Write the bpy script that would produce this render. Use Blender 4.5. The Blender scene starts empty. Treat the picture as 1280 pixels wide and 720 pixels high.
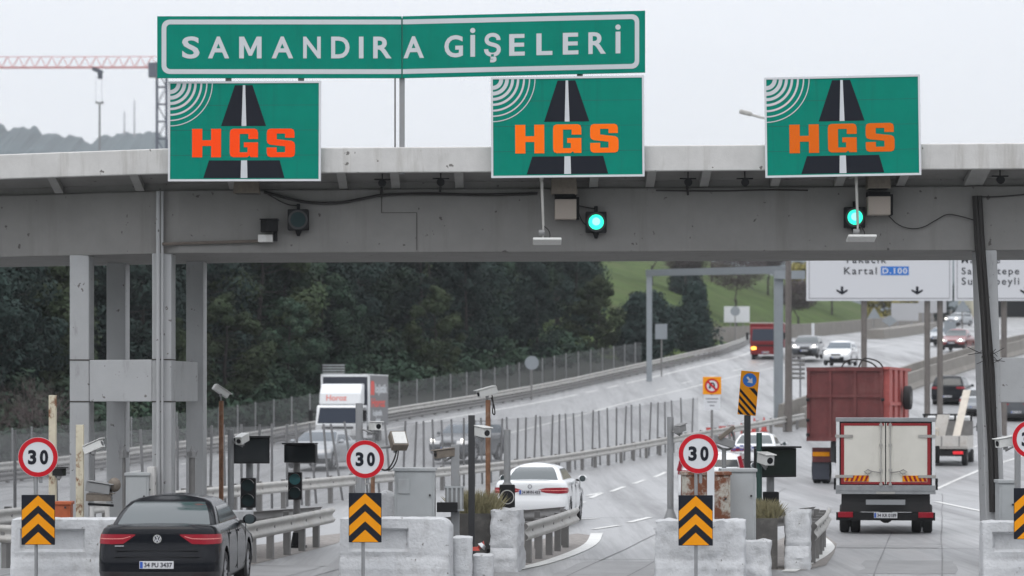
import bpy, bmesh, math, random
from mathutils import Vector, Matrix, noise as mnoise
R = math.radians
random.seed(7)
SC = bpy.context.scene
COL = SC.collection

# ------------------------------------------------------------------ camera, sky, sun, exposure
F = 3600.0            # focal length in pixels of a 1280 px wide frame
CH = 2.9              # camera height
cam_d = bpy.data.cameras.new('camera'); cam = bpy.data.objects.new('camera', cam_d); COL.objects.link(cam)
cam.location = (0, 0, CH); cam.rotation_euler = (R(90), 0, 0)
cam_d.sensor_width = 36; cam_d.lens = F / 1280 * 36; cam_d.shift_y = 140 / 1280
cam_d.clip_start = 0.5; cam_d.clip_end = 6000
cam_d.dof.use_dof = True; cam_d.dof.focus_distance = 49; cam_d.dof.aperture_fstop = 2.0
SC.camera = cam

SUN_EL, SUN_AZ = 62, 200       # high behind the camera, behind thin cloud
w = bpy.data.worlds.new('World'); SC.world = w; w.use_nodes = True
nt = w.node_tree; nt.nodes.clear()
N = nt.nodes.new
out = N('ShaderNodeOutputWorld'); add = N('ShaderNodeAddShader')
sky = N('ShaderNodeTexSky'); sky.sky_type = 'NISHITA'; sky.sun_disc = False
sky.sun_elevation = R(SUN_EL); sky.sun_rotation = R(SUN_AZ)
hs = N('ShaderNodeHueSaturation'); hs.inputs['Saturation'].default_value = 0.25
b1 = N('ShaderNodeBackground'); b1.inputs['Strength'].default_value = 0.05
nt.links.new(sky.outputs[0], hs.inputs['Color']); nt.links.new(hs.outputs[0], b1.inputs['Color'])
# overcast cloud layer: brighter towards the zenith, faint cloud mottling
tc = N('ShaderNodeTexCoord'); sep = N('ShaderNodeSeparateXYZ'); nt.links.new(tc.outputs['Generated'], sep.inputs[0])
mr = N('ShaderNodeMapRange'); mr.inputs['From Min'].default_value = 0.0; mr.inputs['From Max'].default_value = 1.0
mr.inputs['To Min'].default_value = 1.0; mr.inputs['To Max'].default_value = 3.3
nt.links.new(sep.outputs['Z'], mr.inputs['Value'])
nz = N('ShaderNodeTexNoise'); nz.inputs['Scale'].default_value = 2.2; nz.inputs['Detail'].default_value = 4
mp = N('ShaderNodeMapping'); mp.inputs['Scale'].default_value = (1, 1, 3.5)
nt.links.new(tc.outputs['Generated'], mp.inputs['Vector']); nt.links.new(mp.outputs[0], nz.inputs['Vector'])
mr2 = N('ShaderNodeMapRange'); mr2.inputs['From Min'].default_value = 0.3; mr2.inputs['From Max'].default_value = 0.7
mr2.inputs['To Min'].default_value = 0.94; mr2.inputs['To Max'].default_value = 1.05
nt.links.new(nz.outputs['Fac'], mr2.inputs['Value'])
mu = N('ShaderNodeMath'); mu.operation = 'MULTIPLY'
nt.links.new(mr.outputs[0], mu.inputs[0]); nt.links.new(mr2.outputs[0], mu.inputs[1])
b2 = N('ShaderNodeBackground'); b2.inputs['Color'].default_value = (0.565, 0.578, 0.607, 1)
nt.links.new(mu.outputs[0], b2.inputs['Strength'])
nt.links.new(b1.outputs[0], add.inputs[0]); nt.links.new(b2.outputs[0], add.inputs[1]); nt.links.new(add.outputs[0], out.inputs['Surface'])

sun_d = bpy.data.lights.new('sun', 'SUN'); sun_d.energy = 0.5; sun_d.angle = R(25); sun_d.color = (1, 0.95, 0.88)
sun = bpy.data.objects.new('sun', sun_d); COL.objects.link(sun)
az = R(SUN_AZ)   # direction towards the sun: (sin, cos) in plan
sd = Vector((math.sin(az) * math.cos(R(SUN_EL)), math.cos(az) * math.cos(R(SUN_EL)), math.sin(R(SUN_EL))))
sun.rotation_euler = sd.to_track_quat('Z', 'Y').to_euler()
SC.view_settings.view_transform = 'Standard'; SC.view_settings.look = 'None'
SC.view_settings.exposure = 0.07; SC.view_settings.gamma = 1.0
SC.cycles.max_bounces = 6; SC.cycles.diffuse_bounces = 3; SC.cycles.glossy_bounces = 3; SC.cycles.transparent_max_bounces = 12
SC.cycles.volume_bounces = 0
SC.cycles.use_denoising = True

# ------------------------------------------------------------------ materials
def mat(name, col, rough=0.6, metal=0.0, var=0.0, scale=4.0, bump=0.0, bscale=40.0, emit=None, estr=0.0,
        stain=None, sfac=0.0, sscale=1.5, sstretch=(1, 1, 1), slo=0.52, shi=0.72, alpha=None, coat=0.0, spec=0.5, rvar=0.0, objrand=0.0, chip=None, srot=0.0, srough=None):
    m = bpy.data.materials.new(name); m.use_nodes = True
    t = m.node_tree; n = t.nodes; L = t.links
    p = n['Principled BSDF']; p.inputs['Roughness'].default_value = rough; p.inputs['Metallic'].default_value = metal
    p.inputs['Specular IOR Level'].default_value = spec
    if coat: p.inputs['Coat Weight'].default_value = coat; p.inputs['Coat Roughness'].default_value = 0.04
    c4 = (*col, 1)
    p.inputs['Base Color'].default_value = c4
    co = n.new('ShaderNodeTexCoord')
    last = None
    if var > 0:
        nz = n.new('ShaderNodeTexNoise'); nz.inputs['Scale'].default_value = scale; nz.inputs['Detail'].default_value = 6; nz.inputs['Roughness'].default_value = 0.65
        L.new(co.outputs['Object'], nz.inputs['Vector'])
        mr = n.new('ShaderNodeMapRange'); mr.inputs['From Min'].default_value = 0.3; mr.inputs['From Max'].default_value = 0.7
        mr.inputs['To Min'].default_value = 1 - var; mr.inputs['To Max'].default_value = 1 + var
        L.new(nz.outputs['Fac'], mr.inputs['Value'])
        vm = n.new('ShaderNodeVectorMath'); vm.operation = 'SCALE'; vm.inputs[0].default_value = col
        L.new(mr.outputs[0], vm.inputs['Scale']); last = vm.outputs[0]
        if rvar:
            m3 = n.new('ShaderNodeMapRange'); m3.inputs['From Min'].default_value = 0.3; m3.inputs['From Max'].default_value = 0.7
            m3.inputs['To Min'].default_value = rough - rvar; m3.inputs['To Max'].default_value = rough + rvar
            L.new(nz.outputs['Fac'], m3.inputs['Value']); L.new(m3.outputs[0], p.inputs['Roughness'])
    if stain is not None:
        mp = n.new('ShaderNodeMapping'); mp.inputs['Scale'].default_value = sstretch; mp.inputs['Rotation'].default_value = (0, 0, R(srot)); L.new(co.outputs['Object'], mp.inputs['Vector'])
        nz2 = n.new('ShaderNodeTexNoise'); nz2.inputs['Scale'].default_value = sscale; nz2.inputs['Detail'].default_value = 8; nz2.inputs['Roughness'].default_value = 0.7
        L.new(mp.outputs[0], nz2.inputs['Vector'])
        m2 = n.new('ShaderNodeMapRange'); m2.inputs['From Min'].default_value = slo; m2.inputs['From Max'].default_value = shi
        m2.inputs['To Min'].default_value = 0; m2.inputs['To Max'].default_value = sfac
        L.new(nz2.outputs['Fac'], m2.inputs['Value'])
        mx = n.new('ShaderNodeMix'); mx.data_type = 'RGBA'; L.new(m2.outputs[0], mx.inputs['Factor'])
        if last: L.new(last, mx.inputs['A'])
        else: mx.inputs['A'].default_value = c4
        mx.inputs['B'].default_value = (*stain, 1); last = mx.outputs['Result']
        if srough:
            m5 = n.new('ShaderNodeMapRange'); m5.inputs['From Max'].default_value = sfac; m5.inputs['To Min'].default_value = srough[0]; m5.inputs['To Max'].default_value = srough[1]
            L.new(m2.outputs[0], m5.inputs['Value']); L.new(m5.outputs[0], p.inputs['Roughness'])
    if chip:     # small worn spots: (colour, scale, threshold)
        nc = n.new('ShaderNodeTexNoise'); nc.inputs['Scale'].default_value = chip[1]; nc.inputs['Detail'].default_value = 3; L.new(co.outputs['Object'], nc.inputs['Vector'])
        mc = n.new('ShaderNodeMapRange'); mc.inputs['From Min'].default_value = chip[2]; mc.inputs['From Max'].default_value = chip[2] + .025; mc.inputs['To Max'].default_value = .85
        L.new(nc.outputs['Fac'], mc.inputs['Value']); mx = n.new('ShaderNodeMix'); mx.data_type = 'RGBA'; L.new(mc.outputs[0], mx.inputs['Factor'])
        if last: L.new(last, mx.inputs['A'])
        else: mx.inputs['A'].default_value = c4
        mx.inputs['B'].default_value = (*chip[0], 1); last = mx.outputs['Result']
    if objrand:
        oi = n.new('ShaderNodeObjectInfo'); m4 = n.new('ShaderNodeMapRange')
        m4.inputs['To Min'].default_value = 1 - objrand; m4.inputs['To Max'].default_value = 1 + objrand
        L.new(oi.outputs['Random'], m4.inputs['Value'])
        v2 = n.new('ShaderNodeVectorMath'); v2.operation = 'SCALE'
        if last: L.new(last, v2.inputs[0])
        else: v2.inputs[0].default_value = col
        L.new(m4.outputs[0], v2.inputs['Scale']); last = v2.outputs[0]
    if last: L.new(last, p.inputs['Base Color'])
    if bump > 0:
        nb = n.new('ShaderNodeTexNoise'); nb.inputs['Scale'].default_value = bscale; nb.inputs['Detail'].default_value = 5
        L.new(co.outputs['Object'], nb.inputs['Vector'])
        b = n.new('ShaderNodeBump'); b.inputs['Strength'].default_value = bump; b.inputs['Distance'].default_value = 0.02
        L.new(nb.outputs['Fac'], b.inputs['Height']); L.new(b.outputs[0], p.inputs['Normal'])
    if emit: p.inputs['Emission Color'].default_value = (*emit, 1); p.inputs['Emission Strength'].default_value = estr
    if alpha is not None:
        tr = n.new('ShaderNodeBsdfTransparent'); ms = n.new('ShaderNodeMixShader'); ms.inputs[0].default_value = alpha
        L.new(tr.outputs[0], ms.inputs[1]); L.new(p.outputs[0], ms.inputs[2]); L.new(ms.outputs[0], n['Material Output'].inputs['Surface'])
    return m

M = {}
def dm(k, *a, **kw): M[k] = mat(k, *a, **kw)
dm('asphalt', (0.275, 0.277, 0.281), 0.42, var=0.05, scale=0.12, bump=0.05, bscale=40, stain=(0.145, 0.145, 0.148), sfac=0.85, sscale=0.5, sstretch=(1.3, 0.03, 1), slo=0.44, shi=0.70, srot=9, srough=(0.38, 0.72), chip=((0.15, 0.15, 0.15), 2.2, 0.70))
dm('tar', (0.15, 0.15, 0.152), 0.6, var=0.3, scale=3)
dm('patch', (0.215, 0.215, 0.218), 0.5, var=0.2, scale=1.2, bump=0.2, bscale=30, stain=(0.14, 0.14, 0.142), sfac=.6, sscale=.9)
dm('paint_white', (0.62, 0.62, 0.60), 0.5, var=0.12, scale=6, stain=(0.25, 0.25, 0.25), sfac=0.6, sscale=3)
dm('dirt', (0.25, 0.232, 0.218), 0.95, var=0.3, scale=9, bump=0.6, bscale=30, stain=(0.13, 0.115, 0.105), sfac=0.8, sscale=5, slo=0.48)
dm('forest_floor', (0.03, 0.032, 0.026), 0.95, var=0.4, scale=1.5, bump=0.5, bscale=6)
dm('grass', (0.055, 0.083, 0.024), 0.95, spec=0.1, var=0.35, scale=0.3, stain=(0.10, 0.095, 0.05), sfac=0.7, sscale=0.09, bump=0.3, bscale=4)
dm('hills', (0.04, 0.064, 0.07), 0.95, var=0.3, scale=0.02)
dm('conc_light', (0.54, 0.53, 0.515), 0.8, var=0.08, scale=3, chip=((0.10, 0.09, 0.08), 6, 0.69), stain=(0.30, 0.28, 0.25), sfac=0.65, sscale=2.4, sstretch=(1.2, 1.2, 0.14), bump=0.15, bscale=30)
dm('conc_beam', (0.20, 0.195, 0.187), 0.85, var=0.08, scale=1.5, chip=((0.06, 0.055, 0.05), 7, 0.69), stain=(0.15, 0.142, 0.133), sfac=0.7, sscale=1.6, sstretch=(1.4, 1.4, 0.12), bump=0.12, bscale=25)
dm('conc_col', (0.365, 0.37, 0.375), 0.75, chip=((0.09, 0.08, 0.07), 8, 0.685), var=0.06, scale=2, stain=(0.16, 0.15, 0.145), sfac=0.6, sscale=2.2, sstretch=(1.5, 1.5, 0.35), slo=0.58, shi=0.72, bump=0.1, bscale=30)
dm('conc_wall', (0.215, 0.20, 0.18), 0.9, var=0.15, scale=1.2, stain=(0.17, 0.15, 0.13), sfac=0.6, sscale=0.8)
dm('barrier', (0.53, 0.538, 0.55), 0.85, var=0.08, scale=5, stain=(0.27, 0.265, 0.26), sfac=0.6, sscale=3.6, sstretch=(1, 1, .5), slo=0.52, shi=0.72, bump=0.7, bscale=22, chip=((0.16, 0.15, 0.14), 11, 0.685))
dm('galv', (0.42, 0.41, 0.39), 0.55, 0.35, var=0.12, scale=3, stain=(0.27, 0.23, 0.19), sfac=0.5, sscale=2)
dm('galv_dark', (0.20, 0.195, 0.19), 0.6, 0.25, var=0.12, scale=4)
dm('post_grey', (0.27, 0.275, 0.28), 0.6, 0.2, var=0.1, scale=5, stain=(0.16, 0.12, 0.09), sfac=0.4, sscale=5)
dm('wood_post', (0.14, 0.125, 0.115), 0.8, var=0.15, scale=3)
dm('net', (0.26, 0.26, 0.262), 0.8, alpha=0.33)
dm('picket', (0.15, 0.15, 0.152), 0.7, var=0.15, scale=3)
dm('conc_rib', (0.30, 0.295, 0.285), 0.85, var=0.1, scale=3)
dm('net_dark', (0.13, 0.135, 0.135), 0.8, alpha=0.42)
dm('sign_green', (0.0, 0.212, 0.152), 0.6, var=0.07, scale=2.2, spec=0.1, bump=0.12, bscale=5, stain=(0.006, 0.15, 0.11), sfac=.5, sscale=2.5, sstretch=(2.5, 1, .15))
dm('sign_black', (0.014, 0.016, 0.023), 0.6, spec=0.12)
dm('sign_white', (0.62, 0.63, 0.65), 0.45)
dm('letter_grey', (0.56, 0.58, 0.60), 0.45)
dm('sign_orange', (1.0, 0.17, 0.008), 0.6, spec=0.1)
dm('sign_orange_worn', (0.72, 0.135, 0.008), 0.6, spec=0.1)
dm('sign_redorange', (1.0, 0.075, 0.008), 0.6, spec=0.1)
dm('sign_amber', (0.80, 0.30, 0.006), 0.6, var=0.04, spec=0.12)
dm('sign_red', (0.50, 0.012, 0.022), 0.6, spec=0.12)
dm('sign_blue', (0.01, 0.14, 0.50), 0.45)
dm('sign_panel', (0.58, 0.585, 0.61), 0.5)
dm('board_grey', (0.40, 0.405, 0.42), 0.6)
dm('sign_back', (0.30, 0.31, 0.32), 0.5, 0.3)
dm('black', (0.012, 0.012, 0.013), 0.5, var=0.1, spec=0.2)
dm('matt_black', (0.016, 0.016, 0.017), 0.8, spec=0.2)
dm('rubber', (0.02, 0.02, 0.021), 0.8)
dm('dark_trim', (0.03, 0.03, 0.032), 0.5)
dm('alloy', (0.5, 0.5, 0.52), 0.3, 0.85)
dm('chrome', (0.75, 0.75, 0.77), 0.15, 1.0)
dm('glass_rear', (0.05, 0.064, 0.068), 0.08, 0.0, spec=0.7)
dm('glass_dark', (0.014, 0.018, 0.02), 0.06, spec=0.45)
dm('glass_truck', (0.02, 0.028, 0.045), 0.12, spec=0.2)
dm('glass_blue', (0.05, 0.075, 0.10), 0.06, spec=0.8)
dm('car_black', (0.006, 0.007, 0.010), 0.22, coat=0.16, spec=0.12)
dm('car_white', (0.72, 0.73, 0.74), 0.3, coat=0.8)
dm('car_silver', (0.36, 0.38, 0.40), 0.3, 0.5, coat=0.8)
dm('car_grey', (0.055, 0.062, 0.07), 0.28, 0.2, coat=0.8)
dm('car_red', (0.18, 0.010, 0.012), 0.3, coat=0.8)
dm('truck_red', (0.17, 0.009, 0.012), 0.5, spec=0.25)
dm('rust_red', (0.115, 0.024, 0.023), 0.7, var=0.25, scale=2, stain=(0.20, 0.09, 0.075), sfac=0.5, sscale=2, sstretch=(1, 1, 0.4))
dm('rib_red', (0.36, 0.075, 0.065), 0.6, var=0.2, scale=3)
dm('lamp_red', (0.27, 0.004, 0.016), 0.3, coat=0.2, spec=0.3)
dm('lamp_red_lit', (0.6, 0.01, 0.02), 0.25, emit=(1, 0.05, 0.06), estr=0.35, coat=0.5)
dm('lamp_clear', (0.6, 0.6, 0.6), 0.12, coat=0.5)
dm('lamp_lit', (0.8, 0.8, 0.8), 0.2, emit=(1, 0.95, 0.85), estr=5)
dm('lamp_amber', (0.8, 0.3, 0.05), 0.2, emit=(1, 0.4, 0.05), estr=4)
dm('signal_green', (0.02, 0.5, 0.35), 0.3, emit=(0.03, 1.0, 0.62), estr=1.15)
dm('signal_hot', (0.4, 0.9, 0.8), 0.3, emit=(0.28, 1.0, 0.78), estr=1.1)
dm('signal_off', (0.012, 0.030, 0.032), 0.4, spec=0.2)
dm('signal_teal', (0.03, 0.14, 0.15), 0.25)
dm('cream', (0.66, 0.64, 0.58), 0.45, var=0.05, scale=2, stain=(0.45, 0.42, 0.36), sfac=0.4, sscale=1.5, sstretch=(1, 1, 0.3))
dm('frame_red', (0.26, 0.012, 0.016), 0.45)
dm('truck_grey', (0.30, 0.31, 0.32), 0.5, 0.3, var=0.15, scale=5)
dm('under', (0.022, 0.022, 0.023), 0.8)
dm('plate_white', (0.58, 0.58, 0.60), 0.4)
dm('plate_blue', (0.02, 0.09, 0.42), 0.4)
dm('plate_ink', (0.02, 0.02, 0.03), 0.5)
dm('cabinet', (0.36, 0.375, 0.38), 0.55, var=0.06, scale=3, stain=(0.24, 0.23, 0.22), sfac=0.4, sscale=3, sstretch=(1, 1, 0.4))
dm('rust_box', (0.42, 0.40, 0.35), 0.8, var=0.15, scale=5, stain=(0.16, 0.055, 0.025), sfac=1.0, sscale=3.2, slo=0.44, shi=0.54)
dm('rust_pole', (0.23, 0.115, 0.065), 0.85, var=0.3, scale=8, stain=(0.36, 0.27, 0.2), sfac=0.7, sscale=6)
dm('cream_pole', (0.55, 0.50, 0.38), 0.7, var=0.1, scale=5, stain=(0.19, 0.085, 0.04), sfac=1.0, sscale=5, sstretch=(1, 1, 0.6), slo=0.52, shi=0.6)
dm('cam_white', (0.62, 0.62, 0.60), 0.4, stain=(0.35, 0.33, 0.3), sfac=0.4, sscale=20)
dm('cam_grey', (0.22, 0.22, 0.22), 0.5)
dm('cam_brown', (0.15, 0.125, 0.10), 0.6, var=0.2, scale=15)
dm('lens', (0.01, 0.01, 0.012), 0.1)
dm('orange_box', (0.42, 0.10, 0.035), 0.6, var=0.2, scale=6)
dm('beige', (0.36, 0.31, 0.27), 0.6)
dm('planter', (0.085, 0.08, 0.075), 0.85, var=0.25, scale=4, stain=(0.2, 0.19, 0.17), sfac=0.5, sscale=4)
dm('dry_grass', (0.24, 0.215, 0.12), 0.9, var=0.35, scale=14)
dm('pine', (0.028, 0.050, 0.033), 0.9, spec=0.15, var=0.5, scale=0.4, stain=(0.075, 0.09, 0.055), sfac=0.55, sscale=0.5, slo=0.5, shi=0.7, objrand=0.4)
dm('pine_olive', (0.036, 0.052, 0.027), 0.9, spec=0.15, var=0.5, scale=0.6, stain=(0.08, 0.088, 0.045), sfac=0.6, sscale=0.5, slo=0.48, shi=0.7, objrand=0.35)
dm('pine_blue', (0.022, 0.037, 0.032), 0.9, spec=0.15, var=0.5, scale=0.6, stain=(0.045, 0.055, 0.045), sfac=0.5, sscale=0.5, objrand=0.3)
dm('fir', (0.022, 0.037, 0.033), 0.9, spec=0.15, var=0.4, scale=0.8, objrand=0.25)
dm('bare', (0.085, 0.066, 0.064), 0.9, var=0.2, scale=3, objrand=0.2)
dm('bare_brown', (0.12, 0.085, 0.06), 0.9, var=0.25, scale=3)
dm('yellow_leaf', (0.22, 0.19, 0.045), 0.9, var=0.3, scale=1.0)
dm('bark', (0.032, 0.028, 0.026), 0.9, var=0.3, scale=4)
dm('crane_red', (0.55, 0.16, 0.16), 0.6)
dm('crane_white', (0.6, 0.55, 0.55), 0.6)
dm('crane_dark', (0.10, 0.11, 0.15), 0.6)
dm('mast_grey', (0.25, 0.25, 0.27), 0.6)
dm('steel_blue', (0.26, 0.285, 0.305), 0.5, 0.3, var=0.06, scale=2)
dm('building', (0.46, 0.43, 0.34), 0.8, var=0.06, scale=0.5)
dm('dark_void', (0.035, 0.037, 0.04), 0.9)
dm('cone_orange', (0.48, 0.06, 0.05), 0.5)
dm('van_side', (0.15, 0.15, 0.155), 0.5, var=0.06)
dm('van_red', (0.65, 0.06, 0.04), 0.5)
dm('pink_red', (0.75, 0.28, 0.25), 0.5)
dm('navy', (0.03, 0.035, 0.05), 0.4)
dm('plank', (0.55, 0.50, 0.43), 0.7, var=0.15, scale=3)
dm('bed_white', (0.50, 0.48, 0.45), 0.6, var=0.15, scale=3, stain=(0.25, 0.2, 0.16), sfac=0.7, sscale=3)
dm('cable', (0.022, 0.02, 0.019), 0.8)
dm('conduit', (0.12, 0.10, 0.085), 0.7, var=0.2, scale=6)
dm('litter_red', (0.5, 0.06, 0.04), 0.6)
dm('dark_green', (0.015, 0.05, 0.042), 0.6)
dm('police_blue', (0.05, 0.08, 0.3), 0.4)
dm('seam', (0.06, 0.055, 0.05), 0.9)
# ------------------------------------------------------------------ helpers
def thing(name, label, cat, loc=(0, 0, 0), rz=0.0, group=None):
    o = bpy.data.objects.new(name, None); COL.objects.link(o); o.empty_display_size = 0.2
    o.location = loc; o.rotation_euler = (0, 0, rz); o['label'] = label; o['category'] = cat
    if group: o['group'] = group
    return o
def tag(o, label, cat, group=None):
    o['label'] = label; o['category'] = cat
    if group: o['group'] = group
    return o
def link(name, me, m, parent=None, smooth=False, bevel=0.0, seg=2, angle=40):
    o = bpy.data.objects.new(name, me); COL.objects.link(o)
    if m is not None:
        me.materials.clear(); me.materials.append(M[m] if isinstance(m, str) else m)
    if parent: o.parent = parent
    if smooth:
        me.polygons.foreach_set('use_smooth', [True] * len(me.polygons)); me.set_sharp_from_angle(angle=R(angle))
    if bevel:
        b = o.modifiers.new('bevel', 'BEVEL'); b.width = bevel; b.segments = seg; b.limit_method = 'ANGLE'; b.angle_limit = R(40)
    return o
class MB:
    def __init__(s): s.v = []; s.f = []
    def add(s, vs, fs):
        k = len(s.v); s.v += [tuple(v) for v in vs]; s.f += [tuple(i + k for i in f) for f in fs]; return s
    def box(s, c, d, rot=None, taper=None):
        x, y, z = d[0] / 2, d[1] / 2, d[2] / 2
        vs = [Vector((sx * x, sy * y, sz * z)) for sz in (-1, 1) for sy in (-1, 1) for sx in (-1, 1)]
        if taper:
            for i in range(4, 8): vs[i].x *= taper; vs[i].y *= taper
        if rot is not None: vs = [rot @ v for v in vs]
        c = Vector(c)
        return s.add([v + c for v in vs], [(0, 2, 3, 1), (4, 5, 7, 6), (0, 1, 5, 4), (2, 6, 7, 3), (0, 4, 6, 2), (1, 3, 7, 5)])
    def bx(s, x0, x1, y0, y1, z0, z1):
        return s.box(((x0 + x1) / 2, (y0 + y1) / 2, (z0 + z1) / 2), (abs(x1 - x0), abs(y1 - y0), abs(z1 - z0)))
    def cyl(s, a, b, r, r2=None, n=12, cap=True):
        a, b = Vector(a), Vector(b); r2 = r if r2 is None else r2
        d = (b - a).normalized(); u = d.orthogonal().normalized(); v = d.cross(u)
        vs = []
        for p, rr in ((a, r), (b, r2)):
            for i in range(n):
                t = 2 * math.pi * i / n; vs.append(p + (u * math.cos(t) + v * math.sin(t)) * rr)
        fs = [(i, (i + 1) % n, n + (i + 1) % n, n + i) for i in range(n)]
        if cap: fs += [tuple(range(n - 1, -1, -1)), tuple(range(n, 2 * n))]
        return s.add(vs, fs)
    def tube(s, pts, r, n=6):
        pts = [Vector(p) for p in pts]; rings = []
        for i, p in enumerate(pts):
            d = (pts[min(i + 1, len(pts) - 1)] - pts[max(i - 1, 0)]).normalized()
            u = d.cross(Vector((0.02, 0.03, 1))); u = u.normalized() if u.length > 1e-4 else Vector((1, 0, 0)); v = d.cross(u).normalized()
            rings.append([p + (u * math.cos(2 * math.pi * k / n) + v * math.sin(2 * math.pi * k / n)) * r for k in range(n)])
        vs = [v for g in rings for v in g]
        fs = [(i * n + k, i * n + (k + 1) % n, (i + 1) * n + (k + 1) % n, (i + 1) * n + k) for i in range(len(pts) - 1) for k in range(n)]
        fs += [tuple(range(n - 1, -1, -1)), tuple(range((len(pts) - 1) * n, len(pts) * n))]
        return s.add(vs, fs)
    def prism(s, poly, y0, y1):           # polygon in (x, z), extruded along y
        n = len(poly)
        vs = [(x, y0, z) for x, z in poly] + [(x, y1, z) for x, z in poly]
        fs = [tuple(range(n)), tuple(range(2 * n - 1, n - 1, -1))] + [(i, n + i, n + (i + 1) % n, (i + 1) % n) for i in range(n)]
        return s.add(vs, fs)
    def prismx(s, poly, x0, x1):          # polygon in (y, z), extruded along x
        n = len(poly)
        vs = [(x0, y, z) for y, z in poly] + [(x1, y, z) for y, z in poly]
        fs = [tuple(range(n)), tuple(range(2 * n - 1, n - 1, -1))] + [(i, n + i, n + (i + 1) % n, (i + 1) % n) for i in range(n)]
        return s.add(vs, fs)
    def sweep(s, prof, path, closed_ends=True):   # prof: (side, up) closed polygon; path: ground points
        path = [Vector(p) for p in path]; n = len(prof); vs = []
        for i, p in enumerate(path):
            d = path[min(i + 1, len(path) - 1)] - path[max(i - 1, 0)]; d.z = 0; d.normalize()
            r = Vector((d.y, -d.x, 0))
            for a, b in prof: vs.append(p + r * a + Vector((0, 0, b)))
        fs = [(i * n + k, i * n + (k + 1) % n, (i + 1) * n + (k + 1) % n, (i + 1) * n + k) for i in range(len(path) - 1) for k in range(n)]
        if closed_ends: fs += [tuple(range(n - 1, -1, -1)), tuple(range((len(path) - 1) * n, len(path) * n))]
        return s.add(vs, fs)
    def sphere(s, c, r, n=10, m=6, sc=(1, 1, 1)):
        vs = []; c = Vector(c)
        for j in range(1, m):
            for i in range(n):
                a = math.pi * j / m; t = 2 * math.pi * i / n
                vs.append(c + Vector((sc[0] * r * math.sin(a) * math.cos(t), sc[1] * r * math.sin(a) * math.sin(t), sc[2] * r * math.cos(a))))
        vs += [c + Vector((0, 0, r * sc[2])), c - Vector((0, 0, r * sc[2]))]
        T, B = len(vs) - 2, len(vs) - 1
        fs = [(j * n + i, (j + 1) * n + i, (j + 1) * n + (i + 1) % n, j * n + (i + 1) % n) for j in range(m - 2) for i in range(n)]
        fs += [(T, i, (i + 1) % n) for i in range(n)] + [(B, (m - 2) * n + (i + 1) % n, (m - 2) * n + i) for i in range(n)]
        return s.add(vs, fs)
    def disc(s, c, r, y=0.0, n=32, r0=0.0, a0=0.0, a1=360.0):   # disc or ring in the x-z plane facing -y
        k = n if a1 - a0 >= 360 else n + 1
        ang = [R(a0 + (a1 - a0) * i / n) for i in range(k)]
        o = [(c[0] + r * math.cos(t), y, c[1] + r * math.sin(t)) for t in ang]
        if r0 <= 0: return s.add(o, [tuple(range(k))])
        inn = [(c[0] + r0 * math.cos(t), y, c[1] + r0 * math.sin(t)) for t in ang]
        rng = range(n) if k == n else range(n)
        return s.add(o + inn, [(i, (i + 1) % k, k + (i + 1) % k, k + i) for i in rng])
    def poly(s, pts, y=0.0): return s.add([(x, y, z) for x, z in pts], [tuple(range(len(pts)))])
    def rect(s, x0, x1, z0, z1, y=0.0): return s.poly([(x0, z0), (x1, z0), (x1, z1), (x0, z1)], y)
    def mesh(s, name, org=None, fix=True):
        me = bpy.data.meshes.new(name)
        vs = s.v if org is None else [(x - org[0], y - org[1], z - org[2]) for x, y, z in s.v]
        me.from_pydata(vs, [], s.f); me.update()
        if fix:
            bm = bmesh.new(); bm.from_mesh(me); bmesh.ops.recalc_face_normals(bm, faces=bm.faces); bm.to_mesh(me); bm.free()
        return me
    def build(s, name, m, parent=None, org=None, smooth=False, bevel=0.0, seg=2, angle=40, fix=True):
        if org is None and parent is not None and parent.get('_o') is not None: org = parent['_o']
        return link(name, s.mesh(name, org, fix), m, parent, smooth, bevel, seg, angle)
def wthing(name, label, cat, loc, group=None):   # a thing whose parts are modelled in world coordinates
    t = thing(name, label, cat, loc, 0, group); t['_o'] = [float(c) for c in loc]; return t
def copy_tree(o, parent=None):
    c = o.copy(); COL.objects.link(c)
    if parent: c.parent = parent
    for ch in list(o.children): copy_tree(ch, c)
    return c
TXT = {}
def text_mesh(s, embolden=0.0, spacing=1.0):
    key = (s, embolden, spacing)
    if key in TXT: return TXT[key]
    cu = bpy.data.curves.new('t', 'FONT'); cu.body = s; cu.size = 1.0; cu.offset = embolden; cu.resolution_u = 4; cu.space_character = spacing
    o = bpy.data.objects.new('t', cu); COL.objects.link(o)
    dg = bpy.context.evaluated_depsgraph_get(); dg.update()
    me = bpy.data.meshes.new_from_object(o.evaluated_get(dg))
    bpy.data.objects.remove(o); bpy.data.curves.remove(cu)
    vs = [tuple(v.co) for v in me.vertices]; fs = [tuple(p.vertices) for p in me.polygons]
    bpy.data.meshes.remove(me); TXT[key] = (vs, fs); return TXT[key]
CAP = None
def text_into(mb, s, x0, z0, y, cap, width=None, embolden=0.02, spacing=1.0, shear=0.0):
    """flat lettering facing -y; baseline z0, left edge x0, cap height cap, optionally fitted to width"""
    global CAP
    if CAP is None:
        vs, _ = text_mesh('H', 0.0); CAP = max(v[1] for v in vs)
    vs, fs = text_mesh(s, embolden, spacing)
    mnx, mxx = min(v[0] for v in vs), max(v[0] for v in vs)
    k = cap / (CAP + 2 * embolden); kx = k if width is None else width / (mxx - mnx)
    mb.add([(x0 + (v[0] - mnx) * kx, y, z0 + (v[1] + embolden) * k + shear * (v[0] - mnx) * kx) for v in vs], fs)
    return (mxx - mnx) * kx
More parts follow.
